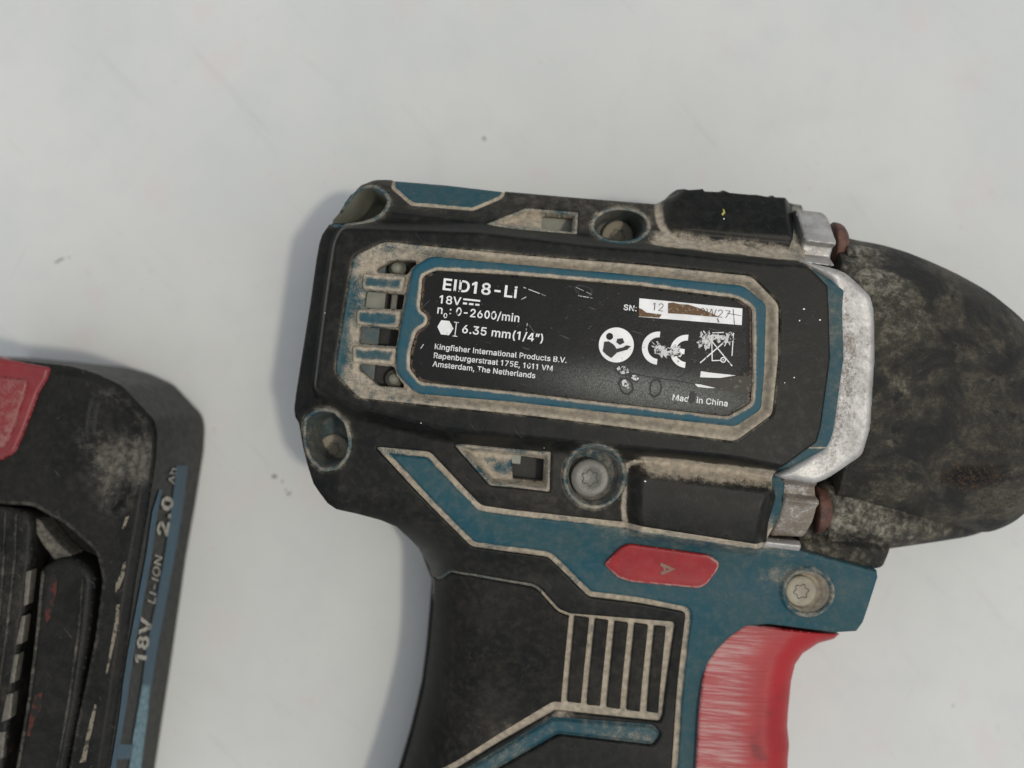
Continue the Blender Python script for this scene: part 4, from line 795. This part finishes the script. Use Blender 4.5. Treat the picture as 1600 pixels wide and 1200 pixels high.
# ------------------------------------------------------------------ front casting
MAINP = [(1247,407),(1258,408),(1310,420),(1325,426),(1365,460),(1371,485),(1372,560),(1365,670),(1352,712),(1292,750),(1272,757),(1220,748),(1216,741),(1287,696),(1296,665),(1310,560),(1309,485),(1301,441)]
MQ = fillet(QP(MAINP, -10), 9); fM = sd(MQ)
patch('front_casting', fM, (*MQ.min(0), *MQ.max(0)), 2.0, lambda x, y: -6-10*ss(x, 1300, 1375), 'silver', drv, depth=110, bevel=12, dust=lambda x, y: .25+.5*np.exp(-((y-560)/110)**2)*1.0*(1-ss(x, 1322, 1362))-.1*ss(x, 1320, 1370))
def ear(name, poly, prof, mat, zref, depth=90, bevel=6, dust=.2):
    P = fillet([Q(p, zref) for p in poly], 5); f = sd(P)
    ys = np.array([Q((1260, a), b)[1] for a, b in prof]); zs_ = np.array([b for a, b in prof])
    return patch(name, f, (*P.min(0), *P.max(0)), 1.8, lambda x, y: np.interp(y-(x-1260)*0.11, ys, zs_), mat, drv, depth=depth, bevel=bevel, dust=dust)
ear('bolt_lug', [(1252,320),(1297,326),(1303,337),(1307,370),(1303,390),(1297,419),(1247,412),(1257,370)], [(310,-118),(335,-92),(362,-72),(371,-56),(375,-54),(380,-70),(396,-74),(402,-58),(410,-30),(420,-24)], 'silver', -65)
ear('bolt_lug', [(1220,742),(1273,752),(1278,782),(1273,815),(1264,843),(1211,842),(1223,785)], [(740,-18),(750,-30),(758,-60),(772,-64),(778,-48),(784,-44),(790,-56),(815,-66),(845,-92)], 'silver', -58, dust=.9)
ear('casting_foot', [(1195,841),(1252,846),(1250,864),(1190,855)], [(835,-84),(846,-86),(852,-78),(860,-84),(870,-100)], 'silver', -84, depth=60, bevel=4, dust=.2)
def bolt(cx, cy, zc, r, L):
    prof = [(r*.7, 0), (r, 1)]+[(r*math.cos(t*math.pi/2)**.8+.05, 4+(L-4)*math.sin(t*math.pi/2)) for t in [k/10 for k in range(11)]]
    return lathe('flange_bolt', cx, (cy, zc), prof, 'rust', drv, 40, axis='x')
x_, y_ = Q((1300,380), -125); bolt(x_, y_, -128, 35, 27)
x_, y_ = Q((1273,797), -110); bolt(x_, y_, -118, 39, 29)

# ------------------------------------------------------------------ nose boot: lofted sections along the tool
def loft(name, secs, mat, parent, seg=72, dust=None, power=2.2):
    V = []; F = []; D = []
    for (x, yt, yb, zc, rz) in secs:
        yc, ry = (yt+yb)/2, (yb-yt)/2
        for k in range(seg):
            a = 2*math.pi*k/seg; c, s = math.cos(a), math.sin(a)
            c2 = abs(c)**(2/power)*(1 if c > 0 else -1); s2 = abs(s)**(2/power)*(1 if s > 0 else -1)
            V.append((x+(yc+ry*c2-600)*-0.11*0, yc-ry*c2, zc+rz*s2)); D.append(dust(V[-1]) if dust else 0)
    n = len(secs)
    for i in range(n-1):
        for k in range(seg):
            F.append((i*seg+k, (i+1)*seg+k, (i+1)*seg+(k+1) % seg, i*seg+(k+1) % seg))
    F.append(tuple(range(seg))); F.append(tuple(range((n-1)*seg, n*seg))[::-1])
    VV = np.array(V); gx, gy = 800+(VV[:, 0]-800)/1.06, 600+(VV[:, 1]-600)/1.06
    grit = np.exp(-((gx-1495)/48)**2-((gy-740)/22)**2)*(VV[:, 2] > -230)
    return rawmesh(name, V, F, mat, parent, True, {'dust': np.array(D), 'grit': grit})
ntop = [(1290,366),(1330,376),(1365,382),(1400,392),(1440,408),(1480,427),(1520,450),(1560,480),(1585,503),(1600,518),(1640,560),(1660,590)]
nbot = [(1290,795),(1340,805),(1390,812),(1440,818),(1480,823),(1510,828),(1530,832),(1560,820),(1580,803),(1600,782),(1640,735),(1660,710)]
nt = np.array([Q(p, -215) for p in ntop]); nb_ = np.array([Q(p, -215) for p in nbot])
secs = []
for x in np.linspace(1340, 1676, 110):
    yt = np.interp(x, nt[:, 0], nt[:, 1]); yb = np.interp(x, nb_[:, 0], nb_[:, 1]); h = (yb-yt)/2
    rz = min(h*0.98, 214)*(0.94+0.06*ss(1500-x, 0, 100)); rz = min(rz, 198)
    secs.append((x, yt, yb, -225, rz))
def smooth(secs, it=3):
    A = np.array(secs)
    for _ in range(it): A[1:-1, 1:] = (A[:-2, 1:]+2*A[1:-1, 1:]+A[2:, 1:])/4
    return [tuple(r) for r in A]
secs = smooth(secs, 12)
def lipped(S):
    S = list(S); x, a, b, c, r = S[-1]; out = S[:-3]
    for dx, d in ((-12, -2.5), (-6, -2.0), (-1, 0.5), (2, 5.0), (3, 10.0)): out.append((x+dx, a+d, b-d, c, r-d))
    return out
bump_secs = []
for x in np.linspace(1660, 1790, 14):
    yt = np.interp(x, nt[:, 0], nt[:, 1])+9; yb = np.interp(x, nb_[:, 0], nb_[:, 1])-9; h = (yb-yt)/2
    bump_secs.append((x, yt, yb, -225, min(h*.97, 190)))
loft('nose_bumper', smooth(bump_secs, 2), 'rubber', drv, 80, dust=lambda v: .1)
boot = loft('nose_boot', lipped(secs), 'boot', drv, 180, dust=lambda v: 0.10+0.5*math.exp(-((v[0]-1370)/60)**2-((v[1]-420)/50)**2)+0.22*math.exp(-((v[0]-1420)/60)**2))
# bolt channels running back along the boot
def chan(pts, zc, d):
    S = []
    P = np.array(pts, float); xs = np.linspace(P[0, 0], P[-1, 0], 24)
    for i, px_ in enumerate(xs):
        a = np.interp(px_, P[:, 0], P[:, 1]); b = np.interp(px_, P[:, 0], P[:, 2]); top = np.interp(px_, P[:, 0], P[:, 3])
        x, ya = Q((px_, a), top-25); _, yb = Q((px_, b), zc); S.append((x, ya, yb, zc, top-zc))
    return loft('bolt_channel', smooth(S, 2), 'boot', drv, 56, dust=lambda v: d*(1-0.75*(v[0]-S[0][0])/(S[-1][0]-S[0][0])), power=3.0)
chan([(1290,742,852,-106),(1340,750,855,-112),(1392,758,853,-124),(1440,766,847,-145),(1480,776,842,-170),(1520,792,836,-200),(1540,804,826,-225)], -235, .78)
chan([(1318,376,432,-92),(1340,378,436,-100),(1380,386,438,-118),(1420,402,440,-140),(1455,420,442,-165)], -215, .8)
x0_, y0_ = 0, 0
FT = fillet([Q(p, -120) for p in [(1250,800),(1300,790),(1400,800),(1416,835),(1397,856),(1385,888),(1372,891),(1250,863)]], 6); fFT = sd(FT)
patch('boot_foot', fFT, (*FT.min(0), *FT.max(0)), 2.5, lambda x, y: -112-0.35*np.maximum(0, x-1385)-9*np.exp(-((y-(x-1260)*.1-852)/7)**2)-0.25*np.maximum(0, y-880)-0.9*np.maximum(0, 845-y), 'boot', drv, depth=220, bevel=5, dust=lambda x, y: .42+0*x)
lathe('nose_collar', 1745, (648, -230), [(150, -0), (158, 4), (150, 60), (120, 110), (90, 130), (0.1, 130)], 'rubber', drv, 64, axis='x')

# ================================================================== THE BATTERY PACK
bat = empty('battery_pack', 100, 950, TABLE, 'grimy black battery pack with a red latch and blue side stripe, left of the tool', 'battery')
BZ = -150.0
BT = [(-90,552),(0,560),(102,571),(143,582),(186,602),(237,656),(242,676),(240,721),(225,816),(208,912),(181,1102),(152,1292),(147,1330),(-90,1320)]
bq = fillet(QP(BT, BZ), 10); sBS = sd(bq)
CH = fillet(QP([(50,790),(100,818),(150,862),(160,905),(148,1000),(120,1130),(100,1240),(90,1320),(-90,1320),(-90,780),(0,788)], BZ), 10); sCH = sd(CH)
BUMP = sd(fillet(QP([(140,615),(185,613),(226,655),(230,690),(215,760),(192,800),(165,805),(175,720),(130,690)], BZ), 22))
def zB(x, y):
    z = BZ-7*ss(sBS(x, y), -16, -2)
    z = z-70*ss(-sCH(x, y), 0, 9)
    z = z-8*ss(-BUMP(x, y), 0, 16)
    return z
def dB(x, y):
    a = 0.16+0.2*np.exp(-(BUMP(x, y)/22)**2)+0.25*np.exp(-((x-150)/50)**2-((y-720)/60)**2)+0.2*np.exp(-((x-90)/90)**2-((y-730)/90)**2)
    a = a+0.3*np.exp(-((sCH(x, y)-3)/5)**2)
    return a*(1-0.85*ss(sBS(x, y), -7, -1))
shell = patch('battery_shell', sBS, (-200, 500, 360, 1480), 2.6, zB, 'batt', bat, depth=285, bevel=6, dust=dB, draft=0.5)
def wallmap(lift=1.5):
    """picture rays -> points on the pack's right-hand wall"""
    def f(px, py):
        px = np.asarray(px, float); py = np.asarray(py, float); hi = np.full(px.shape, -140.0); lo = np.full(px.shape, -440.0)
        for _ in range(26):
            m = (hi+lo)/2; k = (DIST-m)/DIST; x = 800+(px-800)*k; y = 600+(py-600)*k
            out = sBS(x, y)-(0.5*(BZ-m)/285+lift) > 0; hi = np.where(out, m, hi); lo = np.where(out, lo, m)
        return x, y, m
    return f
def dense(P, st=8.0):
    out = []
    for i in range(len(P)):
        a = np.array(P[i], float); b = np.array(P[(i+1) % len(P)], float); n = max(1, int(np.linalg.norm(b-a)/st))
        out += [tuple(a+(b-a)*k/n) for k in range(n)]
    return out
def onwall(name, L, Rr, mat, lift=1.5, dust=None):
    """strip between two polylines (left, right) given at the same heights, laid on the wall"""
    L = np.array(L, float); Rr = np.array(Rr, float); y0 = max(L[0, 1], Rr[0, 1]); y1 = min(L[-1, 1], Rr[-1, 1])
    n = int((y1-y0)/6)+1; ys = np.linspace(y0, y1, n); K = 5; X = []; Y = []
    for k in range(K):
        t = k/(K-1); X.append(np.interp(ys, L[:, 1], L[:, 0])*(1-t)+np.interp(ys, Rr[:, 1], Rr[:, 0])*t); Y.append(ys)
    X = np.array(X).T.ravel(); Y = np.array(Y).T.ravel(); x, y, z = wallmap(lift)(X, Y)
    F = [(i*K+k, (i+1)*K+k, (i+1)*K+k+1, i*K+k+1) for i in range(n-1) for k in range(K-1)]
    return rawmesh(name, np.stack([x, y, z], 1), F, mat, shell, True, {'dust': dust(X, Y) if dust else .15})
def bpatch(name, px, z, mat, bevel=5, depth=60, dust=.25, r=8, slope=0.0, parent=None, step=2.4):
    P = fillet(QP(px, z), r); f = sd(P)
    zf = z if callable(z) else (lambda x, y: z+slope*(x-P[:, 0].mean())+0*y)
    return patch(name, f, (*P.min(0), *P.max(0)), step, zf, mat, parent or bat, depth=depth, bevel=bevel, dust=dust)
RL = [(-90,535),(0,560),(77,574),(74,590),(60,612),(36,677),(22,708),(0,720),(-90,735)]
latch = bpatch('release_latch', RL, BZ+6, 'battred', 6, 40, lambda x, y: .2, 6)
bpatch('latch_button', [(-90,575),(0,588),(44,594),(40,612),(20,672),(8,696),(0,700),(-90,712)], BZ+12, 'battred', 5, 20, lambda x, y: .55, 8)
block = bpatch('terminal_block', [(-90,783),(0,791),(38,800),(50,815),(47,870),(30,1000),(2,1215),(-10,1290),(-90,1290)], BZ+10, 'batt', 8, 90, .35, 10)
rail = bpatch('slide_rail', [(60,888),(90,872),(112,872),(138,888),(146,905),(138,985),(121,1100),(99,1215),(85,1290),(0,1290),(20,1200),(40,1090),(52,990)], BZ+6, 'batt', 12, 80, .15, 14)
bpatch('rail_rib', [(50,808),(60,812),(88,848),(112,868),(100,880),(84,876),(62,846),(50,822)], BZ-10, 'batt', 4, 50, .75, 5)
for P in ([(40,893),(49,891),(43,945),(36,947)], [(33,963),(40,962),(34,1006),(24,1008)], [(22,1023),(29,1022),(22,1067),(14,1068)], [(10,1085),(20,1083),(16,1123),(1,1129)], [(-4,1145),(8,1143),(4,1185),(-12,1190)]):
    bpatch('contact_slot', P, BZ+14, 'contact', 1.5, 20, .3, 2, step=2.0)
M['redstain'] = flat('red_paint_smear', (0.075, 0.022, 0.016), 0.5, 1.0, (0.015, 0.014, 0.012), 6, 3.0, 0.46)
def onshell_(name, P, mat, lift=0.8, parent=None, zf=None):
    zf = zf or (lambda x, y: zB(x, y)+lift); pts = np.array(P, float); q = pts.copy()
    for _ in range(5):
        z = zf(q[:, 0], q[:, 1]); k = (DIST-z)/DIST; q = np.stack([800+(pts[:, 0]-800)*k, 600+(pts[:, 1]-600)*k], 1)
    return q, zf
def draped(name, P, mat, lift=0.8, step=3.0, dust=.2, parent=None):
    q, zf = onshell_(name, P, mat, lift); f = sd(q)
    return patch(name, f, (*q.min(0), *q.max(0)), step, zf, mat, parent or shell, depth=1.5, bevel=0, dust=dust)
onwall('blue_stripe', [(276,727),(267,800),(257,870),(243,945),(228,1017),(222,1070),(217,1100),(207,1160),(202,1200),(190,1290)],
       [(294,727),(285,800),(273,870),(259,945),(245,1017),(237,1070),(233,1100),(225,1160),(220,1200),(208,1290)], 'battblue', dust=lambda x, y: .12+.75*ss(y, 1060, 1080)*(x < 300-.083*y+24))
onwall('blue_stripe', [(249,765),(238,800),(228,870),(214,945),(200,1017),(192,1070),(189,1100),(180,1160),(173,1200),(160,1290)],
       [(254,765),(247,800),(237,870),(223,945),(210,1017),(202,1070),(198,1100),(188,1160),(181,1200),(170,1290)], 'battblue')
onwall('blue_stripe', [(186,1163),(182,1186)], [(208,1163),(205,1186)], 'battblue', 1.8)
def bwrite(t, a, b, cap, **k): return write(t, a, b, cap, 0, 'battprint', shell, mapf=wallmap(2.4), **k)
bwrite('18V', (226.5,1037), (237.5,966), 16.5, offset=0.035)
bwrite('LI-ION', (242,944), (254,868), 11.5, offset=0.006, shear=.15)
bwrite('2.0', (261,838), (271,777), 16.5, offset=0.035)
bwrite('Ah', (272,757), (276,732), 9.5, offset=0.006)
M['wearstreak'] = flat('worn_pale_streak', (0.20, 0.175, 0.13), 0.6, 0.9, (0.03, 0.028, 0.024), 9, 2.0, 0.52)
for P in ([(192,880),(197,878),(194,900),(186,920),(180,926),(181,912),(188,898)], [(182,945),(187,944),(185,975),(180,998),(173,1030),(167,1055),(165,1052),(170,1025),(176,990),(180,968)], [(148,1100),(151,1102),(145,1135),(139,1160),(134,1190),(124,1192),(129,1178),(135,1150),(142,1120)], [(196,808),(202,806),(196,822),(190,828)]):
    draped('wear_streak', P, 'wearstreak', lift=1.2, step=2.0)
qz = BZ+6.8
flatpoly('red_smear', [[Q(p, qz) for p in [(78,900),(86,896),(89,905),(88,925),(84,948),(79,965),(72,975),(70,960),(73,930)]], [Q(p, qz) for p in [(56,1085),(66,1082),(64,1110),(54,1125),(48,1150),(42,1150),(48,1110)]]], qz, 'redstain', rail)

# small marks ------------------------------------------------------
M['yellowchip'] = flat('yellow_paint_chip', (0.42, 0.38, 0.10), 0.5)
zq = lambda x, y: R(x, y)+0.8
flatpoly('yellow_chip', [onR([(1129,326),(1132,328),(1133,333),(1129,337),(1127,335),(1130,331)])], zq, 'yellowchip', rubber)
fl = []
for (x, y, r) in [(1256,483,1.6),(1249,501,1.3),(1281,500,1.5),(508,489,1.1),(658,661,1.1),(1008,752,1.6),(1131,342,1.2),(1241,590,1.2),(1226,598,.9),(850,700,.8)]:
    fl.append(onR(blob(x, y, r, r*.8, 7, .3)))
o_ = flatpoly('paint_flecks', fl, zq, 'icon', rubber); o_['kind'] = 'stuff'
# crumbs and smears on the white surface: one loose scatter
M['crumb'] = flat('brown_crumbs', (0.20, 0.15, 0.12), 0.7)
cr = []
for (x, y, rx, ry, an) in [(757,217,3,4,0),(429,744,5,3.5,.3),(441,752,2,2,0),(452,771,5,2.2,-.6),(447,766,2,1.5,0),(93,407,9,2,-.4),(108,402,2,1.4,0),(1266,296,1.2,.9,0),(1489,1103,1.6,2.2,0),(497,1022,1.6,1,.8)]:
    cr.append([Q(p, TABLE) for p in blob(x, y, rx, ry, 9, .35, an)])
M['crumb'].node_tree.nodes['Principled BSDF'].inputs['Alpha'].default_value = 0.45
o_ = flatpoly('dirt_specks', cr, TABLE+1.0, 'crumb', None); o_['kind'] = 'stuff'


for P in ([(64,892),(69,892),(60,990),(48,1090),(30,1200),(16,1290),(11,1290),(25,1200),(43,1090),(55,990)], [(126,905),(130,905),(124,985),(108,1100),(88,1215),(80,1290),(76,1290),(84,1215),(104,1100),(120,985)]):
    bpatch('rail_rib', P, BZ+10, 'batt', 2, 12, .5, 2, step=2.0)
for P in ([(6,800),(9,800),(5,900),(-8,1040),(-12,1040),(1,900)], [(22,802),(26,802),(24,870),(10,1000),(-20,1200),(-25,1200),(6,1000),(20,870)]):
    bpatch('block_rib', P, BZ+14, 'batt', 2, 12, .5, 2, step=2.0)
